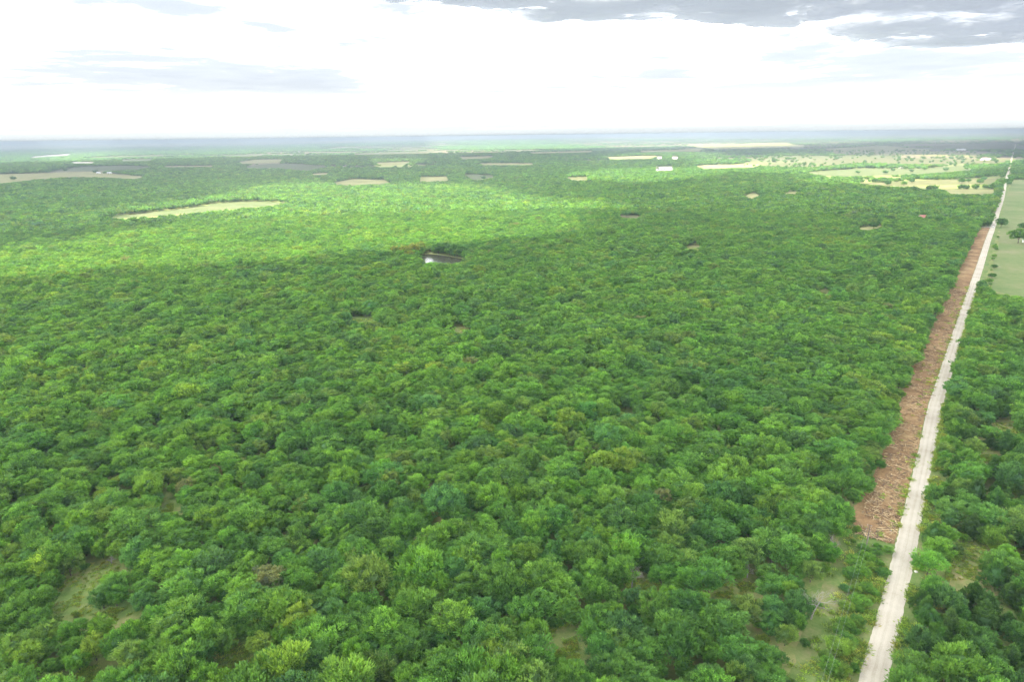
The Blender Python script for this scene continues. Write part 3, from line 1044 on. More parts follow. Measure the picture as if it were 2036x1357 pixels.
put(x, y, RNG.uniform(.9, 1.5, len(x)), RNG.uniform(.8, 1.1, len(x)), RNG.choice([ORDER[a] for a in CLUMP], len(x)))

A = {k: np.concatenate(v) for k, v in T.items() if v}
print('trees', len(A['x']))

# ------------------------------------------------------------------ the trees that show largest become objects of their own
px, py, w = P(A['x'][:N_NEAR], A['y'][:N_NEAR], 4.5 * A['scz'][:N_NEAR])
show = A['sc'][:N_NEAR] * A['scz'][:N_NEAR] / w ** 2
inframe = (px > 0) & (px < 2036) & (py > 0) & (py < 1357)
oak = np.where(inframe & (A['ti'][:N_NEAR] < 9), show, 0)
cdr = np.where(inframe & (A['ti'][:N_NEAR] == 9), show, 0)
pick_o = np.argsort(-oak)[:298]
pick_c = np.argsort(-cdr)[:int(min(110, (cdr > 0).sum()))]
INV = {v: k for k, v in ORDER.items()}
KIND = dict(NEAR)


def place_words(px, py):
    """where a tree stands, by things one can find"""
    best = None
    marks = [((165, 1170), 95, 'around the long grassy glade'), ((1280, 1168), 75, 'around the dead-tree glade'), ((1465, 1175), 80, 'around the brown grassy gap'),
             ((1122, 1280), 75, 'around the narrow dry-grass gap'), ((1905, 1120), 95, 'around the roadside green clearing'), ((1600, 1200), 80, 'near the dead power-line limbs')]
    for (mx_, my_), rr, t in marks:
        q = math.hypot(px - mx_, (py - my_) * 1.2) / rr
        if q < 1 and (best is None or q < best[0]): best = (q, t)
    if best: return best[1]
    g = G(px, py)
    s, u = road_uv(g[0], g[1])
    if 0 < u[0] < 9: return 'on the right road edge'
    if u[0] > 0: return ('lowest in' if py > 1240 else 'low in' if py > 1140 else 'midway up' if py > 1040 else 'high in' if py > 940 else 'highest in') + ' the wood right of the road'
    if -24 < u[0] <= 0 and py < 1090: return 'edging the cleared soil strip'
    if -26 < u[0] <= 0: return 'edging the power line verge'
    row_ = 'bottom edge' if py > 1270 else 'second wood belt' if py > 1150 else 'third wood belt' if py > 1040 else 'upper wood belt'
    col_ = 'far left' if px < 260 else 'left' if px < 560 else 'mid-left' if px < 840 else 'centre' if px < 1080 else 'mid-right' if px < 1350 else 'toward the road'
    return f'at the {row_}, {col_}'


NTH = ['leftmost', 'second from left', 'third from left', 'fourth from left', 'fifth from left', 'sixth from left', 'seventh from left', 'eighth from left', 'ninth from left', 'tenth from left']
NUMW = {2: 'two', 3: 'three', 4: 'four', 5: 'five', 6: 'six', 7: 'seven', 8: 'eight', 9: 'nine', 10: 'ten'}
FORM = {'brush': 'bushy', 'layer': 'flat-layered', 'round': 'rounded'}


def tree_labels(idx, noun):
    rows = []
    for i in idx:
        h = A['scz'][i] * 8.6
        size = 'small' if h < 6.6 else 'big' if h > 8.6 else 'middling'
        ti = A['ti'][i]
        colr = TINTS[ti][0] if ti < 6 else 'thin greyish' if ti == 8 else ('dark' if A['tint'][i][1] < .128 else 'paler')
        form = FORM[KIND[INV[A['proto'][i]]]] if INV[A['proto'][i]] in KIND else ('bushy' if noun == 'oak' else 'pointed')
        rows.append((f'{size} {colr} {form} {noun}', place_words(px[i], py[i])))
    groups = {}
    for q, r in enumerate(rows): groups.setdefault(r, []).append(q)
    lab = [None] * len(rows)
    parts = []
    for (a, b), qs in groups.items():
        if len(qs) > 9:
            qs = sorted(qs, key=lambda q: -py[idx[q]])
            h2 = (len(qs) + 1) // 2
            parts += [(a, 'nearer ones ' + b, qs[:h2]), (a, 'farther ones ' + b, qs[h2:])]
        else: parts.append((a, b, qs))
    for a, b, qs in parts:
        if len(qs) == 1:
            lab[qs[0]] = f'{a} {b}'
        else:
            qs.sort(key=lambda q: px[idx[q]])
            for m, q in enumerate(qs):
                lab[q] = f'{NTH[min(m, 9)]} of {NUMW.get(len(qs), "the")} {a}s {b}' if len(qs) > 2 else f'{("left-hand", "right-hand")[m]} of two {a}s {b}'
    return [' '.join(l.split()[:16]) for l in lab]


def plant_tree(name, i, label, cat, group, loc=None, sc=None, proto=None, tint=None):
    p = proto or INV[A['proto'][i]]
    lx = loc if loc else (A['x'][i], A['y'][i], A['z'][i])
    e = empty(name, tuple(map(float, lx)), float(A['rot'][i]) if i is not None else random.uniform(0, 6.28), label, cat, group)
    s = sc if sc else (A['sc'][i], A['sc'][i], A['scz'][i])
    e.scale = tuple(map(float, s))
    cm, tm = PROTO[p]
    co = link('crown', cm, e)
    co['tint'] = [float(v) for v in (tint if tint is not None else A['tint'][i])]
    if tm: link('trunk', tm, e)
    return e


for i, lb in zip(pick_o, tree_labels(pick_o, 'oak')):
    plant_tree('oak_tree', i, lb, 'tree', 'oak trees of the near woodland')
for i, lb in zip(pick_c, tree_labels(pick_c, 'cedar')):
    plant_tree('cedar_tree', i, lb, 'cedar', 'cedars in the wood beside the road')
taken = np.zeros(len(A['x']), bool)
taken[pick_o] = taken[pick_c] = True
rest = ~taken


def scatter_object(name, pts, proto, rot, scl, tint, coll, count_kind='stuff'):
    """one object that repeats the shapes of a collection on its points"""
    me = bpy.data.meshes.new(name)
    n = len(pts)
    me.vertices.add(n)
    me.vertices.foreach_set('co', np.asarray(pts, np.float32).ravel())
    me.attributes.new('proto', 'INT', 'POINT').data.foreach_set('value', np.asarray(proto, np.int32))
    me.attributes.new('rot', 'FLOAT_VECTOR', 'POINT').data.foreach_set('vector', np.asarray(rot, np.float32).ravel())
    me.attributes.new('scl', 'FLOAT_VECTOR', 'POINT').data.foreach_set('vector', np.asarray(scl, np.float32).ravel())
    me.attributes.new('tint', 'FLOAT_COLOR', 'POINT').data.foreach_set('color', np.column_stack([tint, np.ones(n)]).astype(np.float32).ravel())
    o = link(name, me)
    tag(o, kind=count_kind)
    ng = bpy.data.node_groups.new(name + '_nodes', 'GeometryNodeTree')
    ng.interface.new_socket('Geometry', in_out='INPUT', socket_type='NodeSocketGeometry')
    ng.interface.new_socket('Geometry', in_out='OUTPUT', socket_type='NodeSocketGeometry')
    gi, go = ng.nodes.new('NodeGroupInput'), ng.nodes.new('NodeGroupOutput')
    ip = ng.nodes.new('GeometryNodeInstanceOnPoints')
    ci = ng.nodes.new('GeometryNodeCollectionInfo')
    ci.inputs['Collection'].default_value = coll
    ci.inputs['Separate Children'].default_value = True
    ci.inputs['Reset Children'].default_value = True
    L(ng, gi.outputs[0], ip.inputs['Points']); L(ng, ci.outputs[0], ip.inputs['Instance'])
    ip.inputs['Pick Instance'].default_value = True

    def attr(nm, typ):
        a = ng.nodes.new('GeometryNodeInputNamedAttribute')
        a.data_type = typ
        a.inputs['Name'].default_value = nm
        return a.outputs[0]
    L(ng, attr('proto', 'INT'), ip.inputs['Instance Index'])
    L(ng, attr('rot', 'FLOAT_VECTOR'), ip.inputs['Rotation'])
    L(ng, attr('scl', 'FLOAT_VECTOR'), ip.inputs['Scale'])
    L(ng, ip.outputs[0], go.inputs[0])
    md = o.modifiers.new('scatter', 'NODES')
    md.node_group = ng
    return o


n = int(rest.sum())
scatter_object('forest', np.column_stack([A['x'], A['y'], A['z']])[rest], A['proto'][rest],
               np.column_stack([RNG.normal(0, .04, n), RNG.normal(0, .04, n), A['rot'][rest]]),
               np.column_stack([A['sc'], A['sc'], A['scz']])[rest], A['tint'][rest], protos)

# ------------------------------------------------------------------ trees the photograph singles out
def lone(name, px, py, width, label, cat='tree', group=None, proto='tree_c0', tint=1, hk=.95, near=False):
    g = G(px, py)
    sc = width / 9.0
    return plant_tree_at(name, g, sc, label, cat, group, proto, tint, hk)


def plant_tree_at(name, g, sc, label, cat, group, proto, tint, hk=.95):
    e = empty(name, (float(g[0]), float(g[1]), 0.0), random.uniform(0, 6.28), label, cat, group)
    e.scale = (sc, sc, sc * hk)
    cm, tm = PROTO[proto]
    co = link('crown', cm, e)
    tcol = TA[tint] if isinstance(tint, int) else np.array(tint)
    co['tint'] = [float(v) for v in tcol * np.random.default_rng(int(g[0] * 7) & 0xffff).uniform(.9, 1.1)]
    if tm: link('trunk', tm, e)
    return e


WILLOW = (0.138, 0.185, 0.042)
for q, (px_, py_, w_, lb) in enumerate([
        (806, 516, 13, 'yellow-olive willow on the left bank of the pond, leftmost of the willows'),
        (822, 511, 13, 'largest yellow-olive willow beside the left tip of the pond'),
        (836, 503, 11, 'yellow-olive willow behind the left tip of the pond'),
        (788, 512, 11, 'low olive willow furthest from the pond'),
        (815, 521, 10, 'olive willow in front of the pond bank')]):
    lone('willow_tree', px_, py_, w_, lb, 'willow', 'willows by the pond', 'tree_c3', WILLOW, 1.05)
for q, (px_, py_, w_, lb) in enumerate([
        (872, 504, 11, 'dark green tree behind the pond, leftmost of the bank row'),
        (888, 506, 12, 'dark green tree behind the middle of the pond'),
        (904, 509, 12, 'broad dark tree behind the right half of the pond'),
        (919, 511.5, 11, 'dark tree behind the right tip of the pond')]):
    lone('oak_tree', px_, py_, w_, lb, 'tree', 'trees on the far bank of the pond', 'tree_c0', 2, 1.0)
for px_, py_, w_, lb, tn in [
        (1990, 452, 12.0, 'lone dark tree right of the road by the far end of cleared soil', 2),
        (2024, 484, 17.0, 'big lone mid-green tree in the pasture beside the white shed', 1),
        (2034, 458, 10.0, 'grey-green tree behind the big lone pasture tree', 5),
        (2002, 368, 15, 'rounded tree on the right where the far road enters the trees', 1),
        (1962, 446, 14, 'broad mid-green tree on the wood corner beyond the cleared strip', 1),
        (1950, 444, 11, 'bright green tree left of the wood corner beyond the cleared strip', 0)]:
    lone('oak_tree', px_, py_, w_, lb, 'tree', 'lone trees by the road and pasture', 'tree_c1', tn)
# scattered pasture trees in the open country to the right and in the left hayfield
LT = [(1985, 300), (1700, 331), (1732, 333), (1775, 341), (1812, 343), (1838, 339), (1858, 334), (1880, 341), (1705, 346), (1760, 347),
      (1765, 369), (1797, 369), (1813, 364), (1912, 365), (1925, 363), (1948, 366), (1955, 360), (1990, 303), (1931, 316), (1947, 317), (1890, 317), (1911, 316),
      (27, 359), (130, 341), (190, 345), (208, 346), (222, 345), (961, 357), (1245, 431), (1737, 455)]
LTW = ['beside the far road near the pale field', 'in the tan field, left end of its row', 'in the tan field, right of the left-end tree', 'in the middle of the tan field', 'right of the middle of the tan field',
       'near the upper edge of the tan field', 'at the right part of the tan field', 'below the right part of the tan field', 'at the lower left of the tan field', 'at the lower middle of the tan field',
       'in the narrow pale field, left of its middle', 'in the narrow pale field, at its lower edge', 'in the narrow pale field, upper middle', 'in the narrow pale field, right part', 'in the narrow pale field, beside its right bushes',
       'in the narrow pale field near the road', 'on the upper right of the narrow pale field', 'next to the far road, nearer one', 'above the bright field, near the long white roof', 'just right of the long white roof', 'above the bright field, leftmost', 'above the bright field, second',
       'alone at the left end of the tan hayfield', 'between the tan and green hayfields', 'beside the left farm shed', 'between the two farm sheds', 'beside the right farm shed', 'in the small green meadow', 'in the small pale clearing', 'at the edge of the small tan clearing']
for (px_, py_), wd in zip(LT, LTW):
    g = G(px_, py_)
    lone('pasture_tree', px_, py_, 9 + 5 * random.random() + 1.2 * np.hypot(*g) / 1000, 'small dark tree standing ' + wd, 'tree', 'scattered pasture trees', 'tree_d0' if np.hypot(*g) > 2000 else 'tree_c0', random.choice([1, 2, 5]), .75)

# bushes of the fence row right of the road
ft = np.sort(np.clip(np.linspace(0, 1, 15) + RNG.normal(0, .045, 15), 0, 1))
for q, t in enumerate(ft):
    y_ = 586 - t * 118
    x_ = np.interp(y_, [468, 527, 586], [1983, 1973, 1962]) + random.uniform(-3, 5)
    far_ = ['nearest', 'second nearest', 'third nearest', 'fourth nearest', 'fifth nearest', 'sixth nearest', 'seventh nearest', 'middle', 'seventh farthest', 'sixth farthest', 'fifth farthest', 'fourth farthest', 'third farthest', 'second farthest', 'farthest'][q]
    lone('fencerow_bush', x_, y_, random.choice([2.2, 2.8, 3.4, 4.4, 6.0]) * random.uniform(.85, 1.15), f'{far_} of the green bushes in the pasture fence row', 'bush', 'fence row bushes', 'tree_c%d' % random.choice([0, 1, 3]), random.choice([0, 1, 1, 2]), .7)

# shrubs on the near left verge, between the power line and the road
SH = [(1700, 1130, 5.2, 0), (1722, 1118, 4.6, 0), (1738, 1106, 3.6, 1), (1690, 1150, 4.4, 1), (1712, 1150, 5.0, 0), (1731, 1136, 3.8, 3), (1748, 1126, 2.6, 0), (1702, 1180, 3.6, 3), (1722, 1178, 4.0, 0), (1684, 1215, 3.6, 3),
      (1708, 1205, 4.6, 0), (1728, 1200, 3.0, 3), (1680, 1250, 4.0, 0), (1703, 1246, 3.6, 3), (1668, 1300, 6.0, 3), (1690, 1284, 3.6, 0), (1650, 1340, 5.0, 0), (1672, 1345, 4.2, 3), (1700, 1262, 2.4, 1), (1744, 1092, 2.6, 1), (1715, 1096, 3.4, 1)]
for q, (px_, py_, w_, tn) in enumerate(SH):
    kd = 'bright' if tn == 0 else 'yellow-green' if tn == 3 else 'mid-green'
    g = G(px_, py_)
    s0, u0 = road_uv(g[0], g[1])
    rowp = 'by the cleared soil' if py_ < 1125 else 'opposite the white posts' if py_ < 1160 else 'level with the dead limbs' if py_ < 1230 else 'at the bottom edge' if py_ > 1290 else 'below the dead limbs'
    side = 'roadside' if u0[0] > -5.5 else 'wood-side' if u0[0] < -9 else 'mid-verge'
    sz = 'large' if w_ > 4.3 else 'low' if w_ < 3 else 'leafy'
    g_ = 'tree_a%d' % [0, 1, 2, 7][q % 4]
    lone('verge_shrub', px_, py_, w_, f'{sz} {kd} shrub on the left verge, {side}, {rowp}' + (', ' + ['left', 'right', 'lower', 'upper'][q % 4] + ' one' if q in (0, 1, 3, 4, 7, 8, 10, 12, 13, 16, 17) else ''), 'shrub', 'shrubs on the left verge', g_, tn, .62)

# ------------------------------------------------------------------ bare dead trees
def dead_tree(px, py, h, lean, label, seed):
    g = G(px, py)
    rn = random.Random(seed)
    e = empty('dead_tree', (float(g[0]), float(g[1]), 0), rn.uniform(0, 6.28), label, 'dead tree', 'bare dead trees')
    tb = MB()
    top = (lean[0] * h * .5, lean[1] * h * .5, h * .62)
    tb.tube([(0, 0, -.2), (lean[0] * h * .15, lean[1] * h * .15, h * .25), top], [.22, .17, .10], 6)
    tb.build('trunk', M_DEAD, e)

    def grow(b, p, d, ln, r, depth):
        q = p + d * ln
        mid = p + d * ln * .5 + Vector((rn.uniform(-.1, .1), rn.uniform(-.1, .1), rn.uniform(-.1, .1))) * ln
        b.tube([p, mid, q], [r, r * .8, r * .55], 4)
        if depth:
            for _ in range(3):
                nd = (d + Vector((rn.uniform(-1, 1), rn.uniform(-1, 1), rn.uniform(-.35, .8))) * .8).normalized()
                grow(b, p.lerp(q, rn.uniform(.5, 1)), nd, ln * rn.uniform(.55, .8), r * .55, depth - 1)
    for i in range(7):
        f = rn.uniform(.35, 1)
        b = MB()
        p = Vector((top[0] * f, top[1] * f, top[2] * f))
        a = i * .9 + rn.uniform(-.3, .3)
        grow(b, p, Vector((math.cos(a), math.sin(a), rn.uniform(.2, 1.1))).normalized(), h * rn.uniform(.2, .32), .07, 3)
        b.build('limb', M_DEAD, e)
    return e


dead_tree(1256, 1172, 7.5, (.1, 0), 'bare grey dead tree standing upright in the small glade', 1)
dead_tree(1612, 1232, 9.5, (.3, -.1), 'large bleached dead tree leaning from the wood towards the power line', 2)
dead_tree(1486, 1150, 4.5, (.2, 0), 'low bare dead tree at the shady edge of the brown grassy gap', 3)
dead_tree(222, 1122, 3.0, (.2, 0), 'small bare dead tree at the upper end of the long glade', 4)
dead_tree(1652, 1098, 5.0, (-.3, 0), 'bare grey dead tree among the oaks beside the utility pole', 5)

# ------------------------------------------------------------------ utility pole and cables
pg = G(1722, 1092)
s0, u0 = road_uv(pg[0], pg[1])
s0, u0 = float(s0[0]), float(u0[0])
POLES = []
for q, ds in enumerate((0, -85)):
    x_, y_ = road_pt(s0 + ds, u0 if q == 0 else u0 - .5) if s0 + ds > 0 else (pg + td[0] * ds)
    POLES.append((float(x_), float(y_)))
pe = empty('utility_pole', (POLES[0][0], POLES[0][1], 0), 0, 'grey wooden utility pole at the near end of the cleared soil strip', 'pole')
MB().tube([(0, 0, -.5), (0, 0, 4), (0, 0, 8.2)], [.17, .15, .11], 8).build('post', M_POLE, pe)
ra = math.atan2(td[40][1], td[40][0])
MB().box((0, 0, 7.9), (.09, 1.3, .11), ra).build('crossarm', M_POLE, pe)
for sgn in (-1, 1):
    iv = MB().tube([(-math.sin(ra) * .55 * sgn, math.cos(ra) * .55 * sgn, 7.96), (-math.sin(ra) * .55 * sgn, math.cos(ra) * .55 * sgn, 8.2)], [.06, .04], 6).build('insulator', M_STEEL, pe)
    a = Vector((POLES[0][0] - math.sin(ra) * .55 * sgn, POLES[0][1] + math.cos(ra) * .55 * sgn, 8.18))
    b = Vector((POLES[1][0] - math.sin(ra) * .55 * sgn, POLES[1][1] + math.cos(ra) * .55 * sgn, 8.18))
    pts = []
    for t in np.linspace(0, 1, 25):
        p = a.lerp(b, t); p.z -= 1.1 * 4 * t * (1 - t); pts.append(p)
    cb = MB().tube(pts, .010, 5).build('power_cable', M_WIRE)
    tag(cb, ('outer' if sgn > 0 else 'inner') + ' of two thin power cables running down the left verge, ' + ('on the wood side' if sgn > 0 else 'on the road side'), 'cable', 'power cables')

# ------------------------------------------------------------------ posts and stones by the road
for px_, py_, hh, lb in [(1827, 1118, 1.9, 'white gate post close to the right edge of the gravel road'), (1867.5, 1123, 1.9, 'white post at the mouth of the green clearing')]:
    g = G(px_, py_)
    e = empty('gate_post', (float(g[0]), float(g[1]), 0), .3, lb, 'post', 'white posts at the clearing')
    MB().tube([(0, 0, -.3), (0, 0, hh)], [.13, .12], 8).build('shaft', M_WHITE, e)
    MB().tube([(0, 0, hh), (0, 0, hh + .08), (0, 0, hh + .14)], [.16, .15, .05], 8).build('cap', M_WHITE, e)
for q, (px_, py_, sz, lb) in enumerate([(1753, 1121, .55, 'white boulder in the weeds left of the road'), (1821, 1139, .5, 'white stone in the weeds right of the road below the post'), (1737, 1085, .35, 'small pale stone at the end of the cleared soil'), (1771, 1057, .4, 'small white stone between cleared soil and road')]):
    g = G(px_, py_)
    iv, jf = ICO2
    rr = np.random.default_rng(q)
    v = iv * np.array([1, .8, .65]) * sz * (1 + .14 * rr.normal(size=(len(iv), 1)))
    v[:, 2] += sz * .35
    o = link('boulder', mesh_np('boulder', v, [tuple(f) for f in jf], [M_ROCK]), None, (float(g[0]), float(g[1]), 0))
    tag(o, lb, 'stone', 'pale stones by the road')

# ------------------------------------------------------------------ buildings
def house(name, px, py, w, d, hw, hr, roof, wall, label, cat, rz=R(-36.5), group=None, doors=1, wins=2, z=None):
    g = G(px, py)
    zg = float(zland(np.array([g[0]]), np.array([g[1]]))[0]) + .3
    e = empty(name, (float(g[0]), float(g[1]), zg), rz, label, cat, group)
    b = MB()
    b.V = [(-w / 2, -d / 2, -.4), (w / 2, -d / 2, -.4), (w / 2, d / 2, -.4), (-w / 2, d / 2, -.4), (-w / 2, -d / 2, hw), (w / 2, -d / 2, hw), (w / 2, d / 2, hw), (-w / 2, d / 2, hw), (-w / 2, 0, hw + hr), (w / 2, 0, hw + hr)]
    b.F = [(0, 1, 5, 4), (2, 3, 7, 6), (1, 2, 6, 9, 5), (3, 0, 4, 8, 7)]
    b.build('wall', wall, e)
    o = .5
    t = .18
    k = hr / (d / 2)
    rb = MB()
    for sgn in (-1, 1):
        n0 = len(rb.V)
        ye, ze = sgn * (d / 2 + o), hw - k * o
        for zz in (.03, .03 + t):
            rb.V += [(-w / 2 - o, 0, hw + hr + zz), (w / 2 + o, 0, hw + hr + zz), (w / 2 + o, ye, ze + zz), (-w / 2 - o, ye, ze + zz)]
        rb.F += [tuple(n0 + i for i in f) for f in ((0, 1, 2, 3), (4, 7, 6, 5), (2, 6, 7, 3), (0, 3, 7, 4), (1, 5, 6, 2))]
    rb.build('roof', roof, e)
    for i in range(doors):
        x = -w / 2 + w * (i + .5) / doors * .5
        MB().box((x, -d / 2 - .03, hw * .42), (min(2.6, w * .14), .08, hw * .84)).build('door', M_GREYROOF, e)
    for i in range(wins):
        x = w * .05 + w * .4 * (i + .5) / max(wins, 1)
        f = MB().box((x, -d / 2 - .03, hw * .55), (1.3, .08, 1.2)).build('window', M_WHITE, e)
        MB().box((x, -d / 2 - .08, hw * .55), (1.1, .04, 1.0)).build('pane', M_DARK, f)
    return e


house('barn', 1322, 337, 44, 17, 4.6, 3.2, M_METALROOF, M_WHITE, 'long white metal barn in a pale yard amid the dark wood', 'barn', R(8), None, 2, 3)
ngon_sheet('yard', [(1300, 336.5), (1340, 334.5), (1342, 337), (1325, 340.5), (1303, 340)], FM['white'], .25, 0, 4)
house('house', 1311, 316.5, 20, 12, 5, 5, M_METALROOF, M_WHITE, 'white house beside the tan field above the white barn', 'house', R(30))
house('house', 1342, 316.5, 22, 12, 5, 4, M_METALROOF, M_CREAM, 'cream house among trees right of the white house', 'house', R(-20))
house('shed', 1352, 318.5, 14, 10, 5, 3, M_METALROOF, M_WHITE, 'white shed right of the cream house', 'shed', R(60))
house('shed', 1292, 338, 9, 7, 4, 2.2, M_METALROOF, M_WHITE, 'little white shed left of the long barn', 'shed', R(10))
house('house', 1833, 440, 9.5, 7, 5.6, 2.4, M_REDROOF, M_CREAM, 'small house with a faded red roof deep in the wood', 'house', R(12))
house('shed', 1790, 442, 4.4, 3.4, 5.2, 1.4, M_METALROOF, M_WHITE, 'tiny white shed in the wood left of the red roof', 'shed', R(20))
house('shed', 2042, 482, 9, 8, 3.6, 2.0, M_METALROOF, M_WHITE, 'white shed at the picture edge beside the big pasture tree', 'shed', R(-36))
house('shed', 196, 345.4, 12, 9, 4, 2.5, M_METALROOF, M_WHITE, 'left of two white farm sheds among trees in the hayfield', 'shed', R(15), 'white farm sheds')
house('shed', 218, 345.6, 15, 9, 4, 2.5, M_METALROOF, M_WHITE, 'right of two white farm sheds among trees in the hayfield', 'shed', R(15), 'white farm sheds')
house('barn', 1911, 299, 56, 16, 5, 4, M_METALROOF, M_WHITE, 'long white roofed barn far off in the open country left of the road', 'barn', R(5))
house('barn', 1858, 301, 60, 16, 5, 4, M_GREYROOF, M_GREYROOF, 'long dark barn far off in the open country', 'barn', R(5))
house('barn', 1960, 318.5, 38, 12, 4, 3, M_METALROOF, M_WHITE, 'long low white barn above the bright dry field', 'barn', R(3))
house('house', 1792, 335.5, 13, 9, 4, 2.6, M_METALROOF, M_CREAM, 'pale house between trees in the tan field', 'house', R(5))

# ------------------------------------------------------------------ the pick-up on the road and the fence by the far end of the strip
def truck(px, py, label):
    g = G(px, py)
    s, u = road_uv(g[0], g[1])
    x, y = road_pt(float(s[0]), .6)
    i = int(np.searchsorted(RS, float(s[0])))
    e = empty('pickup_truck', (float(x), float(y), .06), math.atan2(td[i][1], td[i][0]), label, 'pickup truck')
    b = MB()
    b.box((0, 0, .72), (5.4, 1.9, .62)).box((-1.75, .89, 1.18), (1.9, .1, .34)).box((-1.75, -.89, 1.18), (1.9, .1, .34)).box((-2.66, 0, 1.18), (.08, 1.88, .34)).box((1.75, 0, 1.08), (1.8, 1.78, .16))
    b.build('body', M_WHITE, e)
    n = MB()
    n.V = [(-.8, -.88, 1.03), (1.1, -.88, 1.03), (1.1, .88, 1.03), (-.8, .88, 1.03), (-.6, -.74, 1.78), (.45, -.74, 1.78), (.45, .74, 1.78), (-.6, .74, 1.78)]
    n.F = [(4, 5, 6, 7), (0, 1, 5, 4), (1, 2, 6, 5), (2, 3, 7, 6), (3, 0, 4, 7)]
    cab = n.build('cab', M_WHITE, e)
    w = MB()
    w.V = [(1.13, -.72, 1.12), (1.13, .72, 1.12), (.55, .66, 1.72), (.55, -.66, 1.72)]; w.F = [(0, 1, 2, 3)]
    w.build('windscreen', M_DARK, cab)
    for sx in (-1.7, 1.75):
        for sy in (-.9, .9):
            wh = MB().tube([(sx, sy - .13, .38), (sx, sy + .13, .38)], .38, 14).build('wheel', M_RUBBER, e)
            MB().tube([(sx, sy - .14, .38), (sx, sy + .14, .38)], .2, 10).build('rim', M_STEEL, wh)
    for sy in (-.7, .7):
        MB().box((2.7, sy, .85), (.06, .32, .18)).build('headlight', M_STEEL, e)
    return e


truck(1976, 453, 'white pickup truck on the gravel road by the end of the cleared strip')
fe = None
a, b = G(1952, 452.5), G(1969, 453.5)
fe = empty('rail_fence', (float(a[0]), float(a[1]), 0), 0, 'pale rail fence across the far end of the cleared soil strip', 'fence')
dv = b - a
for t in np.linspace(0, 1, 7):
    q = dv * t
    MB().tube([(float(q[0]), float(q[1]), -.2), (float(q[0]), float(q[1]), 1.5)], .09, 6).build('fence_post', M_WHITE, fe)
for zz in (.6, 1.3):
    MB().tube([(0, 0, zz), (float(dv[0]), float(dv[1]), zz)], .07, 5).build('rail', M_WHITE, fe)

# ------------------------------------------------------------------ ground cover: weeds, grass, wood chips
weeds = bpy.data.collections.new('weed_shapes')
for i in range(3):
    g = np.random.default_rng(900 + i)
    n = 46
    bpt = np.column_stack([g.normal(0, .28, (n, 2)), g.uniform(0, .15, n)])
    dd = np.column_stack([bpt[:, :2] * 1.6 + g.normal(0, .3, (n, 2)), np.full(n, .8)])
    v, f = leaf_quads(bpt, dd, .5, .14, g)
    weeds.objects.link(bpy.data.objects.new(f'weed_a{i}', mesh_np(f'weed_a{i}', v, f, [M_LEAF], cols=g.uniform(0, 1, n))))
st = RNG.uniform(0, 520, 9000)
side = RNG.uniform(size=9000)
uu = np.where(side < .66, -2.9 - RNG.gamma(1.6, 3.0, 9000), 2.9 + RNG.gamma(1.3, 1.4, 9000))
ok = ~((st > S_CLR0 - 3 + RNG.exponential(5, 9000)) & (uu < 0) & (RNG.uniform(size=9000) < np.where(uu > -3.5, .35, .965)))
ok &= (uu > -17) & (uu < 12) & (fbm(st / 5, uu / 5, 91, 3) > .42)
wx, wy = road_pt(st[ok], uu[ok])
n_verge = len(wx)
gpts = []
for poly in GAPS:
    xs = [p[0] for p in poly]; ys = [p[1] for p in poly]
    for _ in range(420):
        q = (random.uniform(min(xs), max(xs)), random.uniform(min(ys), max(ys)))
        gpts.append(q)
gp = np.array(gpts); gg = G(gp[:, 0], gp[:, 1] + 6)
gk = fbm(gg[:, 0] / 4, gg[:, 1] / 4, 92, 3) > .42
wx = np.concatenate([wx, gg[gk, 0]]); wy = np.concatenate([wy, gg[gk, 1]])
n = len(wx)
wt = np.array([(0.155, 0.26, 0.055)]) * RNG.uniform(.75, 1.35, (n, 1)) + np.array([[0.07, 0.01, 0.02]]) * (RNG.uniform(size=(n, 1)) < .3)
scatter_object('weeds', np.column_stack([wx, wy, np.zeros(n)]), RNG.integers(0, 3, n), np.column_stack([np.zeros((n, 2)), RNG.uniform(0, 6.28, n)]), np.where(np.arange(n)[:, None] < n_verge, 1.0, .55) * np.repeat(RNG.uniform(.7, 2.0, (n, 1)), 3, 1) * np.array([1, 1, .7]), wt, weeds)

chips = bpy.data.collections.new('chip_shapes')
M_CHIP = bpy.data.materials.new('split_wood')
M_CHIP.use_nodes = True
nt = M_CHIP.node_tree
at = N(nt, 'ShaderNodeAttribute', attribute_type='INSTANCER', attribute_name='tint')
L(nt, at.outputs['Color'], nt.nodes['Principled BSDF'].inputs['Base Color'])
nt.nodes['Principled BSDF'].inputs['Roughness'].default_value = .9
for i in range(3):
    b = MB()
    g = random.Random(i)
    b.tube([(-.5, 0, 0), (g.uniform(-.1, .1), g.uniform(-.08, .08), .03), (.5, g.uniform(-.12, .12), 0)], [.05, .06, .03], 5)
    if i: b.tube([(0, 0, .02), (.25, .22, .06)], [.04, .02], 4)
    chips.objects.link(bpy.data.objects.new(f'chip_a{i}', mesh_np(f'chip_a{i}', b.V, b.F, [M_CHIP])))
n = 20000
st = S_CLR0 + RNG.uniform(0, 1, n) ** 1.4 * min(420, S_CLR1 - S_CLR0)
uu = RNG.uniform(-13.8, -3.4, n)
kp = fbm(st / 6, uu / 4, 95, 3) > .40
st, uu = st[kp], uu[kp]; n = len(st)
wx, wy = road_pt(st, uu)
ct = np.where(RNG.uniform(size=(n, 1)) < .5, np.array([[.48, .36, .20]]), np.where(RNG.uniform(size=(n, 1)) < .6, np.array([[.13, .085, .06]]), np.array([[.34, .21, .095]]))) * RNG.uniform(.7, 1.2, (n, 1))
ln = RNG.gamma(1.6, .34, (n, 1))
long_ = RNG.uniform(size=(n, 1)) < .03
ln = np.where(long_, ln * 2 + 2.2, ln)
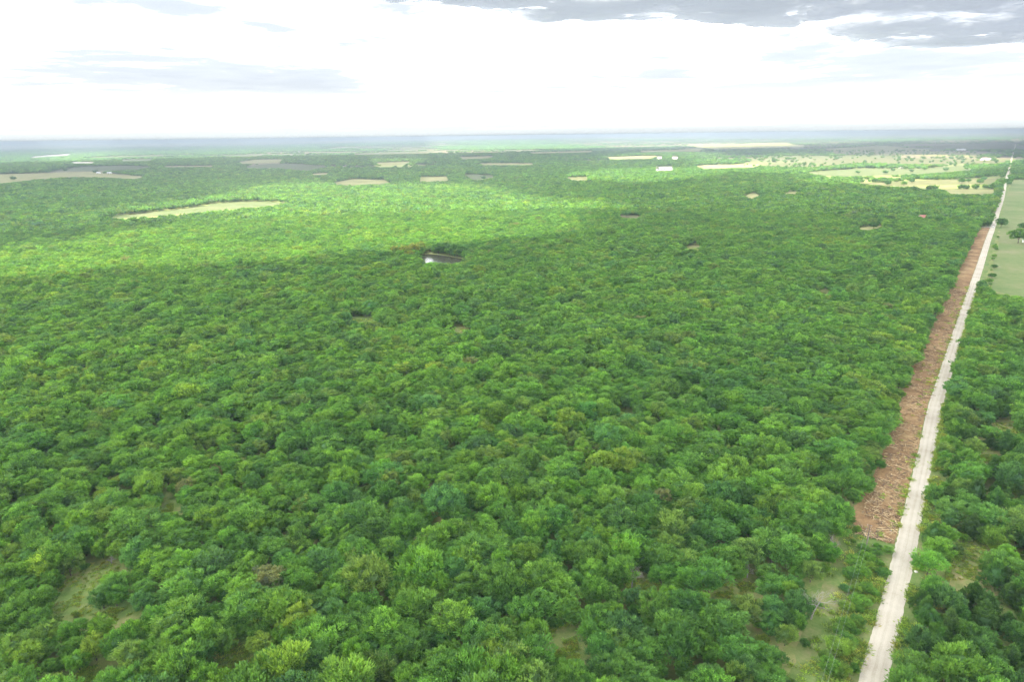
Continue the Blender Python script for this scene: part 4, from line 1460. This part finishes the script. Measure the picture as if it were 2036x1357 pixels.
scatter_object('wood_debris', np.column_stack([wx, wy, RNG.uniform(.15, .5, n)]), RNG.integers(0, 3, n), np.column_stack([RNG.normal(0, .2, (n, 2)), RNG.uniform(0, 6.28, n)]), np.hstack([ln, np.clip(ln, .5, 1.8), np.clip(ln, .5, 1.8)]), ct, chips)

# ------------------------------------------------------------------ the cloud deck that shades most of the land
ZC = 1000.0
shift = SUN[:2] * (ZC / SUN[2])
STEP = 34.0
xs = np.arange(-5200, 7600, STEP); ys = np.arange(-3000, 9200, STEP)
X, Y = np.meshgrid(xs, ys)
lit = np.zeros(X.shape)
gx, gy = X - shift[0], Y - shift[1]
for poly in LIT:
    dp = np.array(dense_poly(poly, 12))
    gp = G(dp[:, 0], dp[:, 1])
    lit[inside(gx, gy, [tuple(p) for p in gp])] = 1


def blur(a, n):
    for _ in range(n):
        p = np.pad(a, 1, 'edge')
        a = (p[:-2, 1:-1] + p[2:, 1:-1] + p[1:-1, :-2] + p[1:-1, 2:] + 2 * p[1:-1, 1:-1]) / 6
    return a


def gauss(a, sig):
    ky = np.fft.fftfreq(a.shape[0] * 2)[:, None]; kx = np.fft.rfftfreq(a.shape[1] * 2)[None, :]
    p = np.pad(a, ((0, a.shape[0]), (0, a.shape[1])), 'symmetric')
    return np.fft.irfft2(np.fft.rfft2(p) * np.exp(-2 * (math.pi * sig) ** 2 * (kx ** 2 + ky ** 2)), s=p.shape)[:a.shape[0], :a.shape[1]]


edge_px = [(-900, -170), (-300, -90), (300, -45), (700, -18), (870, 6), (1000, 20), (1070, 36), (1150, 47), (1200, 28), (1260, 46), (1350, 36), (1440, 34), (1560, 30), (1620, 58), (1680, 86), (1720, 94), (1830, 84), (1930, 93), (2036, 82), (2500, 60), (3200, -40)]
dp = []
for (a0, b0), (a1, b1) in zip(edge_px[:-1], edge_px[1:]):
    for j in range(8): dp.append((a0 + (a1 - a0) * j / 8, b0 + (b1 - b0) * j / 8))
dp = np.array(dp)
ep = [tuple(p) for p in G(dp[:, 0], dp[:, 1], ZC)]
deckpoly = ep + [(4600, 2600), (2300, 500), (1000, -750), (-900, -1000), (-1300, -300), (-1700, 500), (-2500, 1900), (-4300, 4300)]
deck = inside(X, Y, deckpoly).astype(float)
ff = fbm(X / 520, Y / 520, 41, 6)
f2 = fbm(X / 150, Y / 150, 42, 4)
f3 = fbm(X / 75, Y / 75, 44, 3)
t = gauss(deck, 480 / STEP) * 1.9 - .72 + (f2 - .5) * .75 + (ff - .5) * .8 + (f3 - .5) * .4
shade = .62 + (ff - .5) * .7 + (f2 - .5) * .3 - 1.45 * blur(lit, 16)
t = np.minimum(t, shade)
thick = np.clip(t, 0, .75) / .75
zt = ZC + 8 + 260 * thick ** .7 * (.55 + .9 * f2)
zb = ZC - 75 * thick ** .8 * (.3 + fbm(X / 420, Y / 420, 43, 5))
M_CLOUD = cloud_mat()


def cloud_body(label, X, Y, zt, zb, thick):
    """a closed body of cloud over a grid, kept where it has any thickness"""
    ok = thick > 0.0
    ny, nx = X.shape
    cell = ok[:-1, :-1] | ok[1:, :-1] | ok[:-1, 1:] | ok[1:, 1:]
    vid = np.arange(nx * ny).reshape(ny, nx)
    a, b, c_, d_ = vid[:-1, :-1][cell], vid[:-1, 1:][cell], vid[1:, 1:][cell], vid[1:, :-1][cell]
    VV = np.vstack([np.column_stack([X.ravel(), Y.ravel(), zt.ravel()]), np.column_stack([X.ravel(), Y.ravel(), zb.ravel()])])
    FF = np.vstack([np.column_stack([a, b, c_, d_]), np.column_stack([a, d_, c_, b]) + nx * ny])
    th = np.concatenate([thick.ravel(), thick.ravel()])
    used = np.unique(FF)
    remap = np.full(len(VV), -1); remap[used] = np.arange(len(used))
    me = mesh_np('cloud', VV[used], remap[FF], [M_CLOUD], smooth=True)
    me.attributes.new('thick', 'FLOAT', 'POINT').data.foreach_set('value', th[used].astype(np.float32))
    o = link('cloud', me)
    o['label'] = label
    o['kind'] = 'structure'
    return o


cloud_body('grey flat-based cloud spreading over the top right of the white sky', X, Y, zt, zb, thick)

# an unseen higher cloud sheet, added to shade the country five kilometres off and more
Z2 = 3000.0
sh2 = SUN[:2] * (Z2 / SUN[2])
X2, Y2 = np.meshgrid(np.arange(-15000, 15000, 140.0), np.arange(300, 16500, 140.0))
near_px = [(-700, 346), (0, 338), (480, 321), (900, 311)]
dpx = []
for (a0, b0), (a1, b1) in zip(near_px[:-1], near_px[1:]):
    for j in range(6): dpx.append((a0 + (a1 - a0) * j / 6, b0 + (b1 - b0) * j / 6))
dpx = np.array(dpx)
p2 = [tuple(p) for p in G(dpx[:, 0], dpx[:, 1])] + [(15500 * math.sin(R(q)), 15500 * math.cos(R(q))) for q in range(-6, -51, -4)]
g2x, g2y = X2 - sh2[0], Y2 - sh2[1]
in2 = inside(g2x, g2y, p2).astype(float)
lit2 = np.zeros(X2.shape)
for poly in LIT:
    if min(q[1] for q in poly) < 318:
        dp2 = np.array(dense_poly(poly, 12)); gp2 = G(dp2[:, 0], dp2[:, 1])
        lit2[inside(g2x, g2y, [tuple(p) for p in gp2])] = 1
n2 = fbm(X2 / 1500, Y2 / 1500, 81, 5)
t2 = blur(in2, 5) * 1.5 - .55 + (n2 - .5) * .9 - .9 * blur(lit2, 1)
th2 = np.clip(t2, 0, .75) / .75 * .40
cloud_body('unseen high cloud sheet added to shade the far country', X2, Y2, Z2 + 10 + 900 * th2, Z2 - 300 * th2 * n2, th2)

# ------------------------------------------------------------------ haze
HZ = 49500.0
zlo, zhi = -9.0, 128.0
zmax = float(gz.max())
zhi = max(zhi, zmax + 12)
hb = MB().box((0, 0, (zlo + zhi) / 2), (HZ * 2, HZ * 2, zhi - zlo))
m, nt = new_mat('summer_haze')
pv = N(nt, 'ShaderNodeVolumePrincipled')
pv.inputs['Color'].default_value = (0.275, 0.335, 0.40, 1)
pv.inputs['Density'].default_value = 1.8e-4
pv.inputs['Anisotropy'].default_value = 0.0
out(nt, None, pv.outputs[0])
hz = hb.build('haze', m)
tag(hz, kind='stuff')
print('haze top', zhi)
